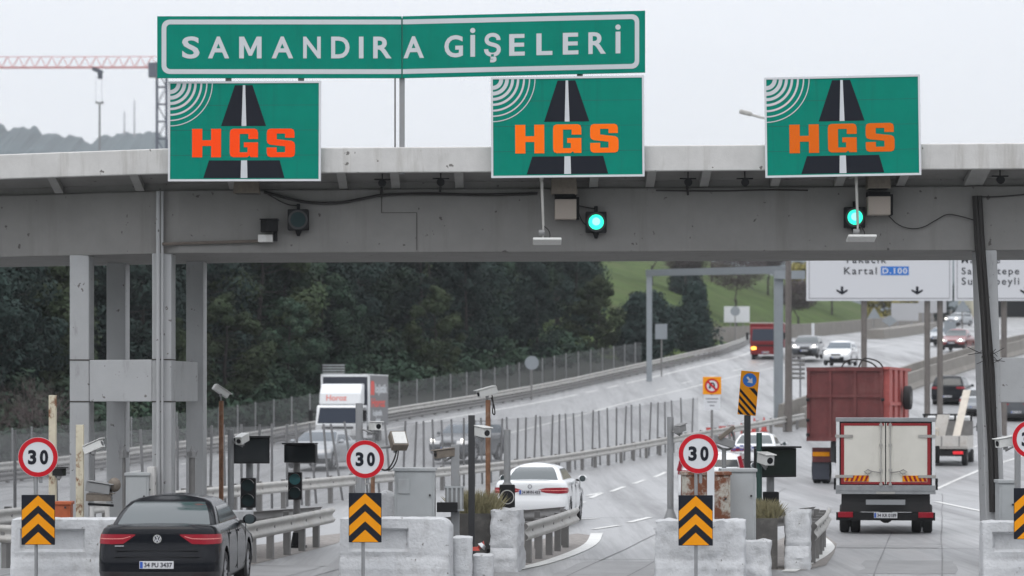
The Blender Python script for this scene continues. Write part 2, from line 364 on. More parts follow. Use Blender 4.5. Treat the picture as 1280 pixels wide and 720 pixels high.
# ------------------------------------------------------------------ terrain
GP = [(-60, 0), (98, 0), (108, .08), (120, .38), (132, .9), (145, 1.65), (160, 2.6), (175, 3.5), (190, 4.75), (203, 5.75), (215, 6.5), (240, 7.55), (280, 9.0), (330, 11.0), (420, 15), (600, 20), (900, 24), (2500, 26)]
def lerp_tab(T, x):
    if x <= T[0][0]: return T[0][1]
    for (a, b), (c, d) in zip(T, T[1:]):
        if x <= c: return b + (d - b) * (x - a) / (c - a)
    return T[-1][1]
def g(y):
    return (lerp_tab(GP, y - 4) + 2 * lerp_tab(GP, y) + lerp_tab(GP, y + 4)) / 4
XL = [(-60, -30), (60, -22), (99, -18.2), (118, -14.2), (138, -10.2), (147, -6.8), (157, -0.3), (178, 7.6), (203, 14.4), (235, 18.6), (260, 22.6), (300, 32), (340, 45), (400, 57), (500, 60), (700, 70)]
XR = [(-60, 34), (60, 34), (150, 46), (200, 62), (300, 95), (400, 150), (700, 420)]
def sm(a, b, x):
    t = max(0, min(1, (x - a) / (b - a))); return t * t * (3 - 2 * t)
def h(x, y):
    z = g(y); d = lerp_tab(XL, y) - x - 3.5
    if d > 0:
        s = sm(215, 265, y)
        z += (1 - s) * 6 * (1 - math.exp(-d * 0.028)) + s * 15 * (1 - math.exp(-d * 0.03))
    return z
def at(px, D, z=None):                      # point on the ground (or at z) seen at picture column px, depth D
    x = (px - 640) * D / F
    return Vector((x, D, h(x, D) if z is None else z))
def pt(px, py, D): return Vector(((px - 640) * D / F, D, CH + (500 - py) * D / F))
def G(px, py):                              # where the view ray meets the ground
    D = 20.0
    while D < 1500:
        p = pt(px, py, D)
        if p.z <= h(p.x, p.y): break
        D += 0.5 if D < 150 else 1.0
    return at(px, D)
def resample(pts, step):
    out = [Vector(pts[0])]
    for a, b in zip(pts, pts[1:]):
        a, b = Vector(a), Vector(b); n = max(1, int((b - a).length / step + 0.5))
        for i in range(1, n + 1):
            p = a.lerp(b, i / n); out.append(Vector((p.x, p.y, h(p.x, p.y))))
    return out
def smooth_path(pts, it=2):
    pts = [Vector(p) for p in pts]
    for _ in range(it):
        q = [pts[0]]
        for a, b in zip(pts, pts[1:]): q += [a.lerp(b, .25), a.lerp(b, .75)]
        q.append(pts[-1]); pts = q
    return pts
# ------------------------------------------------------------------ ground, road, markings, far hills
def grid(name, xs_of_y, ys, zoff, m, kind='structure'):
    mb = MB(); nx = None
    for y in ys:
        xs = xs_of_y(y); nx = len(xs)
        mb.v += [(x, y, h(x, y) + zoff(x, y)) for x in xs]
    mb.f = [(j * nx + i, j * nx + i + 1, (j + 1) * nx + i + 1, (j + 1) * nx + i) for j in range(len(ys) - 1) for i in range(nx - 1)]
    o = mb.build(name, m, smooth=True, fix=False, angle=80); o['kind'] = kind; return o
ys = list(range(-60, 440, 5)) + list(range(440, 900, 30)) + [1000, 1200, 1500, 2000, 2500]
xs = [-2500, -1500, -900, -500, -300, -200, -150] + list(range(-120, 200, 5)) + [220, 260, 320, 400, 550, 800, 1200, 1800, 2500]
grid('ground', lambda y: xs, ys, lambda x, y: -0.35 if (x > lerp_tab(XL, y) - 4 and y < 430) else -0.03, 'grass')
def road_xs(y):
    a, b = lerp_tab(XL, y) - 1.9, lerp_tab(XR, y); n = 26
    return [a + (b - a) * i / n for i in range(n + 1)]
grid('road', road_xs, list(range(-60, 420, 2)), lambda x, y: 0.0, 'asphalt')
marks = MB()
def strip(mb, pts, wd, zo=0.012):
    pts = resample(pts, 0.8); vs = []
    for i, p in enumerate(pts):
        d = pts[min(i + 1, len(pts) - 1)] - pts[max(i - 1, 0)]; d.z = 0; d.normalize(); r = Vector((d.y, -d.x, 0))
        for s in (-1, 1):
            q = p + r * s * wd / 2; vs.append((q.x, q.y, h(q.x, q.y) + zo))
    mb.add(vs, [(2 * i, 2 * i + 1, 2 * i + 3, 2 * i + 2) for i in range(len(pts) - 1)])
def pxstrip(*px, wd=0.15): strip(marks, smooth_path([G(a, b) for a, b in px], 2 if len(px) > 2 else 0), wd)
for a in [((640, 714), (680, 706), (718, 692), (741, 680), (746, 668)), ((985, 716), (1020, 700), (1036, 688), (1034, 680), (1018, 668), (1000, 662))]: pxstrip(*a, wd=0.26)
for a in [((738, 623), (752, 617)), ((742, 663), (774, 657)), ((786, 654), (812, 648)), ((733, 620), (752, 616)), ((764, 615), (780, 609)), ((792, 605), (806, 600)), ((818, 597), (832, 591)),
          ((700, 652), (748, 649)), ((722, 631), (730, 628))]: pxstrip(*a, wd=0.16)
for a in [((1170, 612), (1200, 598), (1232, 585), (1290, 566)), ((1170, 628), (1226, 640), (1290, 652)), ((1216, 560), (1250, 549), (1290, 538))]: pxstrip(*a, wd=0.16)
for a in [((560, 560), (640, 541), (720, 522), (800, 500), (880, 480), (960, 462), (1040, 446), (1130, 428))]: pxstrip(*a, wd=0.15)
for k in range(9):
    a, b = 1046 + k * 26, 468 - k * 5.2
    pxstrip((820 + k * 32, 489 - k * 8), (832 + k * 32, 486 - k * 8), wd=0.15)
o = marks.build('road_markings', 'paint_white', fix=False); o['kind'] = 'structure'
# tar seams, cross joints and worn patches in the lanes
ts = MB(); rs = random.Random(31)
for x0, y0, y1 in ((-3.6, 36, 62), (.55, 38, 74), (1.55, 44, 96), (5.6, 36, 66), (6.7, 44, 92), (11.2, 40, 84), (-8.8, 36, 60)):
    pts = []
    y = y0
    while y < y1: pts.append(Vector((x0 + (y - 45) * .15 + rs.uniform(-.02, .02), y, 0))); y += 3.0
    strip(ts, pts, .03, .008)
for x0, x1, y in ((.4, 3.0, 52.5), (5.2, 9.4, 56.5), (-5.9, -3.2, 50.5), (1.6, 12.5, 71), (2, 14, 84)):
    strip(ts, [Vector((x0 + (x1 - x0) * k / 5, y - .12 * (x1 - x0) * k / 5 + rs.uniform(-.03, .03), 0)) for k in range(6)], .06, .008)
o = ts.build('tar_seams', 'tar', fix=False); o['kind'] = 'structure'
pm_ = MB()
for x, y, wd, ln in ((1.75, 49, 1.7, 5.5), (6.9, 50, 1.6, 4.0), (7.4, 57.5, 2.2, 2.0), (-4.4, 47.5, 1.5, 6), (4.4, 66, 2.0, 3.5), (9.5, 76, 2.4, 4)):
    c, s_ = math.cos(-R(8.5)), math.sin(-R(8.5)); cs = []
    for k in range(24):
        u_ = k / 6; e_ = int(u_); f = u_ - e_; a, b = ((-1 + 2 * f, -1), (1, -1 + 2 * f), (1 - 2 * f, 1), (-1, 1 - 2 * f))[e_]
        a = a * wd / 2 + rs.uniform(-.06, .06); b = b * ln / 2 + rs.uniform(-.1, .1); cs.append((x + a * c - b * s_, y + a * s_ + b * c, g(y) + .005))
    pm_.add(cs, [tuple(range(24))])
o = pm_.build('road_patches', 'patch', fix=False); o['kind'] = 'structure'
# gravelly island ends and verges
dirt = MB()
def patch(px, zo=0.006):
    c = [at(a, D) for a, D in px]; dirt.add([(p.x, p.y, p.z + zo) for p in c], [tuple(range(len(c)))])
ip = [G(*a) for a in ((642, 715), (680, 707), (716, 693), (739, 681), (743, 671), (722, 668), (690, 672), (655, 680), (560, 690), (500, 712))]
for dx in (-5.15, 0, 4.95):
    dirt.add([(p.x + dx, p.y, 0.006) for p in ip], [tuple(range(len(ip)))])
o = dirt.build('island_gravel', 'dirt', fix=False); o['kind'] = 'structure'
# forest floor under the pines, and an unseen dark rise added behind the camera to dim reflections
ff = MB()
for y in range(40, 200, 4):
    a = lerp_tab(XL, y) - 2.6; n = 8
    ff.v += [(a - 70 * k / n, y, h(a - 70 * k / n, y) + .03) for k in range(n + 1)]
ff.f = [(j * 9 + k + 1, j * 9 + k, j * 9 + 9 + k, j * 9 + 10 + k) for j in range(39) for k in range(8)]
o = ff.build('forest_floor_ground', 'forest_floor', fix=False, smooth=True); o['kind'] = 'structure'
rb = MB()
for j, (y, z) in enumerate(((-70, -.2), (-85, 14), (-105, 24), (-140, 30), (-220, 32))):
    rb.v += [(-340 + 17 * i, y - .0006 * (-340 + 17 * i) ** 2 * -1 * .6, max(-.2, z * (1 + .25 * mnoise.noise(Vector((i * .5, j, 4)))))) for i in range(41)]
rb.f = [(j * 41 + i, j * 41 + i + 1, j * 41 + 42 + i, j * 41 + 41 + i) for j in range(4) for i in range(40)]
o = rb.build('hills', 'hills', fix=False, smooth=True); o['kind'] = 'structure'  # out-of-view slope, added so glossy paint and signs mirror something dark
# distant wooded ridge
rd = MB(); D0 = 2100; nx = 420
prof = [(-1500, 175), (-300, 168), (0, 160), (50, 163), (85, 169), (112, 173), (150, 166), (200, 168), (300, 178), (420, 200), (800, 230), (1800, 260)]
for j in range(7):
    for i in range(nx + 1):
        px = -400 + 1700 * i / nx; x = (px - 640) * D0 / F
        top = CH + (500 - lerp_tab(prof, px)) * D0 / F
        b = mnoise.noise(Vector((x * 0.02, j * 3.0, 0))) * 10 + mnoise.noise(Vector((x * 0.07, j * 7, 2))) * 7 + mnoise.noise(Vector((x * 0.2, j * 9, 5))) * 4
        k = math.sin(math.pi / 2 * j / 3) if j <= 3 else math.cos(math.pi / 2 * (j - 3) / 3)
        rd.v.append((x, D0 - 240 + 80 * j, 20 + (top - 20) * k + b * k))
rd.f = [(j * (nx + 1) + i, j * (nx + 1) + i + 1, (j + 1) * (nx + 1) + i + 1, (j + 1) * (nx + 1) + i) for j in range(6) for i in range(nx)]
o = rd.build('hills', 'hills', fix=False); o['kind'] = 'structure'

# ------------------------------------------------------------------ toll gantry
def dep(X): return lerp_tab([(-30, 58.0), (-9.6, 50.9), (-6.05, 49.5), (9.0, 48.4), (30, 46.9)], X)
def gx(px, off=0.0):                    # (X, depth) on the gantry plane at picture column px
    D = 49.5
    for _ in range(20): D = dep((px - 640) * D / F) + off
    return (px - 640) * D / F, D
gan = thing('toll_gantry', 'long grey concrete toll plaza gantry spanning all lanes on slim columns', 'gantry')
GX = [-22, -16, -12, -9.6, -8.5, -7.5, -6.6, -6.05, -5.4, -4, 0, 4, 9, 14, 22]
path = [(x, dep(x), 0) for x in GX]
def gsweep(prof): return MB().sweep([(-a, b) for a, b in prof], path)   # prof (depth behind the fascia plane, z)
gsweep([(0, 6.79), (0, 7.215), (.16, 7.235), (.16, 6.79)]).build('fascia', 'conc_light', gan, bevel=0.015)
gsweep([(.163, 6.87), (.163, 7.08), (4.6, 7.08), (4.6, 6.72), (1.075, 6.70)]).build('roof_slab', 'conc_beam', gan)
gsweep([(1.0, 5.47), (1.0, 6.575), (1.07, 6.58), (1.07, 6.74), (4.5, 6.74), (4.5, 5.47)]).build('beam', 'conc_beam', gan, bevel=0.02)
for px in [-60, 62, 165, 285, 425, 492, 573, 700, 744, 816, 885, 975, 1057, 1136, 1229, 1330]:
    X, D = gx(px); w2 = 0.16 if px == 1229 else 0.075
    mb = MB(); mb.add([(X + a, D + b, z) for a in (-w2, w2) for b, z in ((.165, 6.90), (.165, 6.80), (1.065, 6.585), (1.065, 6.74))],
        [(0, 1, 2, 3), (7, 6, 5, 4), (0, 4, 5, 1), (1, 5, 6, 2), (2, 6, 7, 3), (3, 7, 4, 0)])
    mb.build('rib', 'conc_rib', gan)
def column(pa, pb, off, z0=0.0, mname='conc_col', dd=0.62, lean=0.0):
    X0, D = gx(pa, off); X1, _ = gx(pb, off)
    mb = MB(); zt = 5.476
    mb.add([(X0 + lean, D, z0), (X1 + lean, D, z0), (X1 + lean, D + dd, z0), (X0 + lean, D + dd, z0), (X0, D, zt), (X1, D, zt), (X1, D + dd, zt), (X0, D + dd, zt)],
           [(0, 1, 2, 3), (4, 5, 6, 7), (0, 1, 5, 4), (1, 2, 6, 5), (2, 3, 7, 6), (3, 0, 4, 7)])
    mb.build('column', mname, gan, bevel=0.02); return X0, X1, D
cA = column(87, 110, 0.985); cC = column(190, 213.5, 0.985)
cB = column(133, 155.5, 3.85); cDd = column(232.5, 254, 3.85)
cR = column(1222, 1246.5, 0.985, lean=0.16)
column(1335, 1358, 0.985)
# waist-high cross panels between the tower's columns, standing a little proud
zt, zb = CH + 50 * cA[2] / F, CH - 2 * cA[2] / F
def panel(a, b, dep0, dz0, dz1, d1=None):
    mb = MB(); d1 = dep0 if d1 is None else d1
    mb.add([(a, dep0, dz0), (b, d1, dz0), (b, d1 + .2, dz0), (a, dep0 + .2, dz0), (a, dep0, dz1), (b, d1, dz1), (b, d1 + .2, dz1), (a, dep0 + .2, dz1)],
           [(0, 1, 2, 3), (4, 5, 6, 7), (0, 1, 5, 4), (1, 2, 6, 5), (2, 3, 7, 6), (3, 0, 4, 7)])
    mb.build('cross_panel', 'conc_col', gan, bevel=0.012)
panel(cA[1] + .004, cC[0] - .004, cA[2] + .004, zb, zt, cC[2] + .004)
panel(cC[1] - .12, cDd[1] - .1, cC[2] + .64, zb, zt - .01, cDd[2] - .21)
panel(cB[1] + .004, cDd[0] - .004, cB[2] + .1, zb, zt - .01)
panel(cA[0] + .1, cB[0] + .1, cA[2] + .64, zb, zt - .01, cB[2] - .21)
xR, DR = gx(1248, 1.0); panel(xR + .02, xR + 1.5, DR + .006, CH - 3 * DR / F, CH + 53 * DR / F)
# narrow joint lines in the column paint where the panels were cast
for c in (cA, cC):
    for z in (zb, zt): MB().bx(c[0] - .004, c[1] + .004, c[2] - .006, c[2] + .62, z - .012, z + .012).build('joint', 'seam', gan)
# conduits and cables on the gantry
X1, D1 = gx(201, .98); cd = MB()
for dx, r in ((-.045, .035), (.03, .022)): cd.cyl((X1 + dx, D1 - .02, 1.2), (X1 + dx, D1 - .02, 6.56), r)
cd.build('conduit', 'conc_col', gan)
a, b = gx(203, .94), gx(332, .94)
MB().tube([(a[0], a[1], pt(0, 305, a[1]).z), (b[0], b[1], pt(0, 301, b[1]).z)], .03).build('conduit', 'conduit', gan)
def gcable(px, r=.022, off=.95, m='cable'):
    pts = []
    for x, y in px: X, D = gx(x, off); pts.append((X, D, CH + (500 - y) * D / F))
    MB().tube(smooth_path(pts, 2), r).build('cable', m, gan)
gcable([(330, 240), (352, 246), (385, 254), (425, 254), (455, 248), (480, 243), (540, 242), (600, 244), (672, 242)], .028)
gcable([(335, 243), (358, 256), (372, 257)], .012); gcable([(700, 246), (716, 256), (744, 261)], .010); gcable([(720, 252), (726, 276), (736, 284)], .010)
gcable([(478, 226), (476, 246)], .02); gcable([(551, 224), (550, 240)], .02); gcable([(858, 222), (860, 244)], .02)
gcable([(1109, 268), (1125, 284), (1150, 287), (1172, 274), (1184, 267), (1200, 270), (1217, 275)], .010)
gcable([(1222, 246), (1250, 246), (1290, 242)], .012); gcable([(820, 238), (900, 239), (960, 237), (1010, 238)], .014)
# fine hairline crack outline and cast joint of the beam
X1, D1 = gx(477, .995); X2, D2 = gx(521, .995); ck = MB()
zc1, zc2, zc0 = pt(0, 242, D1).z, pt(0, 266, D1).z, pt(0, 313, D1).z
ck.bx(X1 - .005, X1 + .005, D1 - .003, D1 + .01, zc2, zc1); ck.add([(X1, D1 - .003, zc2 - .005), (X2, D2 - .003, zc2 - .005), (X2, D2 - .003, zc2 + .005), (X1, D1 - .003, zc2 + .005)], [(0, 1, 2, 3)])
ck.bx(X2 - .006, X2 + .006, D2 - .003, D2 + .01, zc0, zc2); ck.build('crack', 'seam', gan)
# thick black cable bundle running down the right column
X1, D1 = gx(1220, .93); X2, _ = gx(1243, .93)
bun = MB(); zz = [pt(0, y, D1).z for y in (245, 300, 400, 470, 560, 640)]
for k in range(5):
    bun.tube([(X1 + .045 * k * .6 + (X2 - X1) * t + random.uniform(-.015, .015) + (.03 if t > .9 else 0), D1 - .02 - .03 * (k % 2), z) for t, z in zip((-.1, .05, .35, .55, .75, .85), zz)], .035)
bun.build('cable_bundle', 'cable', gan)
tw = MB(); zt2 = pt(0, 446, D1).z
for k in range(16):
    a = random.uniform(0, 6.28); p = Vector((X1 + .18, D1 - .05, zt2 + random.uniform(-.12, .1)))
    tw.tube([p, p + Vector((math.cos(a) * .12, -.03, .05 * math.sin(a))), p + Vector((math.cos(a) * random.uniform(.15, .4), -.05, random.uniform(-.1, .12)))], .006, 4)
tw.build('wire_tie', 'cable', gan)
X1, D1 = gx(1235, .93); MB().box((X1 + .2, D1 - .06, pt(0, 630, D1).z), (.17, .12, .42)).build('cable_cover', 'conc_light', gan, bevel=.02)

# ------------------------------------------------------------------ signs on the gantry
def gsign(px0, px1, y0, y1, off):
    X0, D = gx(px0, off); X1, Db = gx(px1, off); Dm = (D + Db) / 2
    return X0, X1, Dm, CH + (500 - y1) * Dm / F, CH + (500 - y0) * Dm / F
def hgs(px0, px1, y0, y1, roll, letter, label):
    X0, X1, D, z0, z1 = gsign(px0, px1, y0, y1, -.16)
    W, H = X1 - X0, z1 - z0
    t = thing('toll_sign', label, 'sign', ((X0 + X1) / 2, D, z0), 0, 'green electronic toll signs on the gantry')
    t.rotation_euler = (0, R(-roll), R(-3.5))
    hw = W / 2
    MB().bx(-hw + .02, hw - .02, 0, .04, .02, H - .02).build('panel', 'sign_green', t)
    fr = MB()
    for a in ((-hw, -hw + .035, 0, H), (hw - .035, hw, 0, H), (-hw + .035, hw - .035, 0, .035), (-hw + .035, hw - .035, H - .035, H)): fr.bx(a[0], a[1], -.012, .045, a[2], a[3])
    fr.build('frame', 'sign_white', t)
    u = W / 190.0; cx = -hw + .035; U = lambda x: -hw + x * u; V = lambda y: H - y * u * (H / W) * (190 / 125.0)
    rd = MB(); rd.poly([(U(83), V(5)), (U(105), V(5)), (U(122), V(56)), (U(66), V(56))], -.003); rd.poly([(U(51), V(99)), (U(139), V(99)), (U(145), V(121)), (U(44), V(121))], -.003)
    rd.build('road_symbol', 'sign_black', t, fix=False)
    wl = MB(); wl.poly([(U(93), V(5)), (U(96), V(5)), (U(97.5), V(56)), (U(91.5), V(56))], -.006); wl.poly([(U(91), V(99)), (U(98.5), V(99)), (U(99), V(121)), (U(90.5), V(121))], -.006)
    for r, th in ((13, 5), (20, 4.6), (26.5, 3.6), (33, 3), (40, 2.4), (46.5, 1.6), (53, 1.1)):
        wl.disc((-hw + .035, H - .035), r * u, -.006, 20, (r - th) * u, 270, 360)
    wl.build('markings', 'letter_grey', t, fix=False)
    Hp = [(0, 0), (.35, 0), (.35, .40), (.66, .40), (.66, 0), (1, 0), (1, 1), (.66, 1), (.66, .60), (.35, .60), (.35, 1), (0, 1)]
    Gp = [(.12, 0), (.03, .04), (0, .14), (0, .86), (.03, .96), (.12, 1), (.88, 1), (.97, .96), (1, .86), (1, .64), (.66, .64), (.66, .82), (.35, .82), (.35, .17), (.63, .17), (.63, .35), (.50, .35), (.50, .52), (1, .52), (1, 0), (.74, 0), (.70, .06), (.62, 0)]
    Sp = [(.12, 0), (.03, .04), (0, .14), (0, .34), (.35, .34), (.35, .17), (.65, .17), (.65, .38), (.12, .44), (.03, .49), (0, .58), (0, .86), (.03, .96), (.12, 1), (.86, 1), (.95, .96), (.98, .86), (.98, .68), (.65, .68), (.65, .83), (.35, .83), (.35, .63), (.88, .57), (.97, .52), (1, .42), (1, .14), (.97, .04), (.88, 0)]
    lt = MB()
    for P, a, b in ((Hp, 30, 66), (Gp, 77, 112), (Sp, 123, 158)):
        lt.poly([(U(a + (b - a) * x), V(95 - 35.5 * z)) for x, z in P], -.006)
    lt.build('lettering', letter, t, fix=False)
    for f_ in (.26, .51, .76): MB().rect(-hw + .036, hw - .036, H * f_ - .0025, H * f_ + .0025, -.0012).build('sheet_seam', 'dark_green', t, fix=False)
    br = MB()
    for x in (-hw * .3, hw * .55): br.bx(x - .05, x + .05, .045, .13, -.02 + .1, H - .1)
    br.build('bracket', 'galv', t)
    return t
hgs(210, 401, 101.5, 226.5, -.15, 'sign_redorange', 'green toll panel with worn reddish HGS letters, below the long name board')
hgs(614, 806, 95.5, 221.5, .35, 'sign_orange', 'green toll panel with bright orange HGS letters under the right end of the long board')
hgs(956.5, 1152, 95, 220.5, .8, 'sign_orange_worn', 'green HGS panel standing alone against open sky, no board above it')
def nameboard():
    X0, X1, D, z0, z1 = gsign(196.5, 806.5, 20, 97, -.30)
    t = wthing('name_board', 'long green name board reading SAMANDIRA GISELERI in white letters', 'sign', ((X0 + X1) / 2, D, z0))
    Dm = 49.2
    P = lambda x, y: ((x - 640) * Dm / F, CH + (500 - y) * Dm / F)
    pl = MB(); fr = MB(); tx = MB(); ed = MB()
    rolled = lambda x, y: P(x, y - (x - 503) * 7 / 303 if x > 502.5 else y)
    y0 = Dm
    for a, b, n in ((196.5, 502, 1), (503, 806.5, 1)):
        q = [rolled(a, 97.5), rolled(b, 97.5), rolled(b, 20.3), rolled(a, 20.3)]
        MB().prism(q, y0, y0 + .05).build('panel', 'sign_green', t)
    # rounded border line
    def arc(cx, cy, r, a0, a1): return [(cx + r * math.cos(R(a)), cy - r * math.sin(R(a))) for a in range(a0, a1 + 1, 15)]
    outer_l = [(501.6, 24.5)] + arc(212, 34.5, 10, 90, 180) + arc(212, 82.5, 10, 180, 270) + [(501.6, 92.5)]
    inner_l = [(501.6, 30.5)] + arc(213, 35.5, 5, 90, 180) + arc(213, 81.5, 5, 180, 270) + [(501.6, 86.5)]
    outer_r = [(503.4, 24.5)] + arc(790, 34.5, 9, 90, 90) + [(790 + 9 * math.sin(R(a)), 33.5 - 9 * math.cos(R(a))) for a in range(0, 91, 15)] + [(790 + 9 * math.cos(R(a)), 83.5 + 9 * math.sin(R(a))) for a in range(0, 91, 15)] + [(503.4, 92.5)]
    inner_r = [(503.4, 30.5), (788.5, 30.5)] + [(789 + 4.5 * math.sin(R(a)), 35 - 4.5 * math.cos(R(a))) for a in range(0, 91, 15)] + [(789 + 4.5 * math.cos(R(a)), 82 + 4.5 * math.sin(R(a))) for a in range(0, 91, 15)] + [(503.4, 86.5)]
    outer_r = [outer_r[0]] + outer_r[2:]
    inner_r = [inner_r[0]] + inner_r[2:]
    for o_, i_ in ((outer_l, inner_l), (outer_r, inner_r)):
        n = len(o_); vs = [(rolled(*p)[0], y0 - .004, rolled(*p)[1]) for p in o_ + i_]
        fr.add(vs, [(k, k + 1, n + k + 1, n + k) for k in range(n - 1)])
    fr.build('border', 'letter_grey', t, fix=False)
    L = [('S', 227.6, 249.5), ('A', 260, 286.5), ('M', 299, 327), ('A', 339.6, 366.5), ('N', 379, 401), ('D', 414, 437), ('I', 448.7, 454.4), ('R', 466.5, 489.5), ('A', 504.3, 530), ('G', 555.5, 578.7), ('İ', 588, 593.8), ('Ş', 605, 626), ('E', 636.5, 656), ('L', 670.5, 690.5), ('E', 703.5, 723), ('R', 735.5, 757.5), ('İ', 769.5, 775.5)]
    for ch, a, b in L:
        X, z = rolled(a, 73); X2, z2 = rolled(b, 73); m2 = MB()
        cp = 27.2 * Dm / F; sh = (z2 - z) / (X2 - X) if a > 503 else 0; W_ = X2 - X
        if ch in 'Iİ':
            m2.poly([(X, z), (X2, z + sh * W_), (X2, z + sh * W_ + cp), (X, z + cp)], y0 - .005)
            if ch == 'İ': m2.disc(((X + X2) / 2, z + cp * 1.21), W_ * .56, y0 - .005, 18)
        elif ch == 'M':
            s_ = W_ * .21
            m2.poly([(X, z), (X + s_, z), (X + s_, z + cp * .62), (X + W_ * .43, z + cp * .12), (X + W_ * .57, z + cp * .12), (X2 - s_, z + cp * .62), (X2 - s_, z), (X2, z), (X2, z + cp), (X2 - s_ * 1.05, z + cp), (X + W_ / 2, z + cp * .40), (X + s_ * 1.05, z + cp), (X, z + cp)], y0 - .005)
        else: text_into(m2, ch, X, z, y0 - .005, cp, W_, 0.024, shear=sh)
        tx.add(m2.v, m2.f)
    tx.build('lettering', 'letter_grey', t, fix=False)
    ps = MB()
    for px in (285, 376, 725): X, z = P(px, 0); ps.bx(X - .05, X + .05, y0 + .053, y0 + .12, CH + 395 * Dm / F, CH + 480 * Dm / F)
    ps.build('bracket', 'galv_dark', t)
    X, z = P(502.3, 0); MB().bx(X - .045, X + .045, y0 + .055, y0 + .13, CH + (500 - 217) * Dm / F, CH + 478 * Dm / F).build('post', 'post_grey', t)
    MB().cyl((X - .12, y0 + .1, 6.9), (X - .12, y0 + .1, CH + 404 * Dm / F), .012).build('cable', 'cable', t)
nameboard()

# ------------------------------------------------------------------ lamps, signals and antennas on the gantry
def lane_signal(px, py, w_px, lit, label):
    X, D = gx(px, .92); z = CH + (500 - py) * D / F; s = w_px * D / F
    t = thing('lane_signal', label, 'traffic light', (X, D, z), 0, 'square lane signals on the gantry beam')
    MB().bx(-s / 2, s / 2, -.10, .08, -s / 2, s / 2).build('housing', 'matt_black', t, bevel=.015)
    rim = MB(); rim.disc((0, 0), s * .47, -.103, 28, s * .37); rim.build('rim', 'dark_trim', t, fix=False)
    if lit:
        MB().disc((0, 0), s * .365, -.107, 28).build('lens', 'signal_green', t, fix=False)
        MB().disc((0, .01), s * .19, -.110, 20).build('lamp', 'signal_hot', t, fix=False)
    else: MB().disc((0, 0), s * .365, -.107, 28).build('lens', 'signal_off', t, fix=False)
    kn = MB(); kn.cyl((0, 0, -s / 2), (0, 0, -s / 2 - .1), .06, .025); kn.cyl((0, 0, s / 2), (0, 0, s / 2 + .1), .03)
    kn.build('mounting', 'matt_black', t)
lane_signal(373, 275, 26, False, 'unlit square lane signal on the beam below the left toll panel')
lane_signal(745, 278, 26, True, 'lit green square lane signal beside the beige box, clear of any pole')
lane_signal(1068, 272, 26, True, 'lit green square lane signal with a thin antenna arm hanging across its lens')
def floodlamp(px, y0, y1, w_px, label):
    X, D = gx(px, .55); z0 = CH + (500 - y1) * D / F; z1 = CH + (500 - y0) * D / F; s = w_px * D / F / 2
    t = thing('flood_lamp', label, 'lamp', (X, D, z0), 0, 'dark lamp boxes under the gantry eave')
    mb = MB(); mb.add([(-s, -.1, 0), (s, -.1, 0), (s * .9, .3, .0), (-s * .9, .3, 0), (-s * .9, -.1, z1 - z0), (s * .9, -.1, z1 - z0), (s * .85, .3, z1 - z0), (-s * .85, .3, z1 - z0)],
        [(0, 1, 2, 3), (4, 5, 6, 7), (0, 1, 5, 4), (1, 2, 6, 5), (2, 3, 7, 6), (3, 0, 4, 7)]); mb.build('housing', 'cam_brown', t, bevel=.015)
    MB().bx(-s * .8, s * .8, -.09, .28, -.006, -.002).build('lamp_glass', 'glass_dark', t)
    MB().bx(-.03, .03, .05, .12, z1 - z0, z1 - z0 + .12).build('bracket', 'matt_black', t)
floodlamp(308.5, 226, 242, 34, 'dark lamp box peeping out under the left toll panel'); floodlamp(705, 222, 243, 34, 'dark lamp box under the middle toll panel, above the beige box'); floodlamp(1098, 216, 236, 30, 'dark lamp box under the right toll panel')
def antenna(px, y_top, y_bot, px0, px1, y0, y1, label):
    X, D = gx(px, .1)
    t = wthing('toll_antenna', label, 'antenna', (X, D, CH + (500 - y1) * D / F), 'tag reading antennas hanging over the lanes')
    z = lambda y: CH + (500 - y) * D / F
    ar = MB(); ar.cyl((X, D + .9, z(y_top) + .02), (X, D, z(y_top) - .02), .03); ar.cyl((X, D, z(y_top)), (X + .03, D, z(y_bot)), .028, .022); ar.cyl((X + .03, D, z(y_bot)), (X + .02, D - .02, z(y0)), .018)
    ar.sphere((X, D, z(y_top)), .045); ar.build('arm', 'galv', t, smooth=True)
    j = MB(); j.cyl((X - .05, D - .03, z(y_bot + 9)), (X + .05, D - .03, z(y_bot + 9)), .05); j.build('joint', 'cam_grey', t)
    xa, xb = (px0 - 640) * D / F, (px1 - 640) * D / F; r = Matrix.Rotation(R(-12), 3, 'X')
    MB().box(((xa + xb) / 2, D - .1, (z(y0) + z(y1)) / 2), (xb - xa, .34, .045), r).build('antenna_panel', 'cam_white', t, bevel=.012)
    MB().tube(smooth_path([(X + .03, D, z(y_bot)), (X + .13, D - .02, z(y_bot + 6)), (X + .15, D - .03, z(y_bot + 14)), (X + .11, D - .04, z(y0))], 2), .009).build('cable', 'cable', t)
antenna(677, 222, 282, 666, 701.5, 298, 306, 'white tag antenna panel on a hanging arm below the middle toll panel')
antenna(1070, 218, 281, 1058, 1093.5, 293, 303.5, 'white tag antenna panel hanging in front of the right lit green signal')
def jbox(px, py, w_px, h_px, off, m, label, shelf=False):
    X, D = gx(px, off); z = CH + (500 - py) * D / F; a, b = w_px * D / F / 2, h_px * D / F / 2
    t = thing('junction_box', label, 'box', (X, D, z), 0, 'equipment boxes on the gantry beam')
    MB().bx(-a, a, -.03, .26, -b, b).build('case', m, t, bevel=.008)
    MB().bx(-a + .02, a - .02, -.034, -.0301, -b + .02, b - .02).build('lid', m, t)
    k = MB(); k.bx(a + .001, a + .05, .03, .27, -b, b + .04); k.bx(-a, a, .02, .27, b + .002, b + .08); k.build('bracket', 'matt_black', t)
jbox(707, 261.5, 27, 25, .72, 'beige', 'beige junction box between the hanging arm and the lit signal under the middle panel')
jbox(1099, 257, 28, 23, .72, 'beige', 'beige junction box with dark support just right of the right signal')
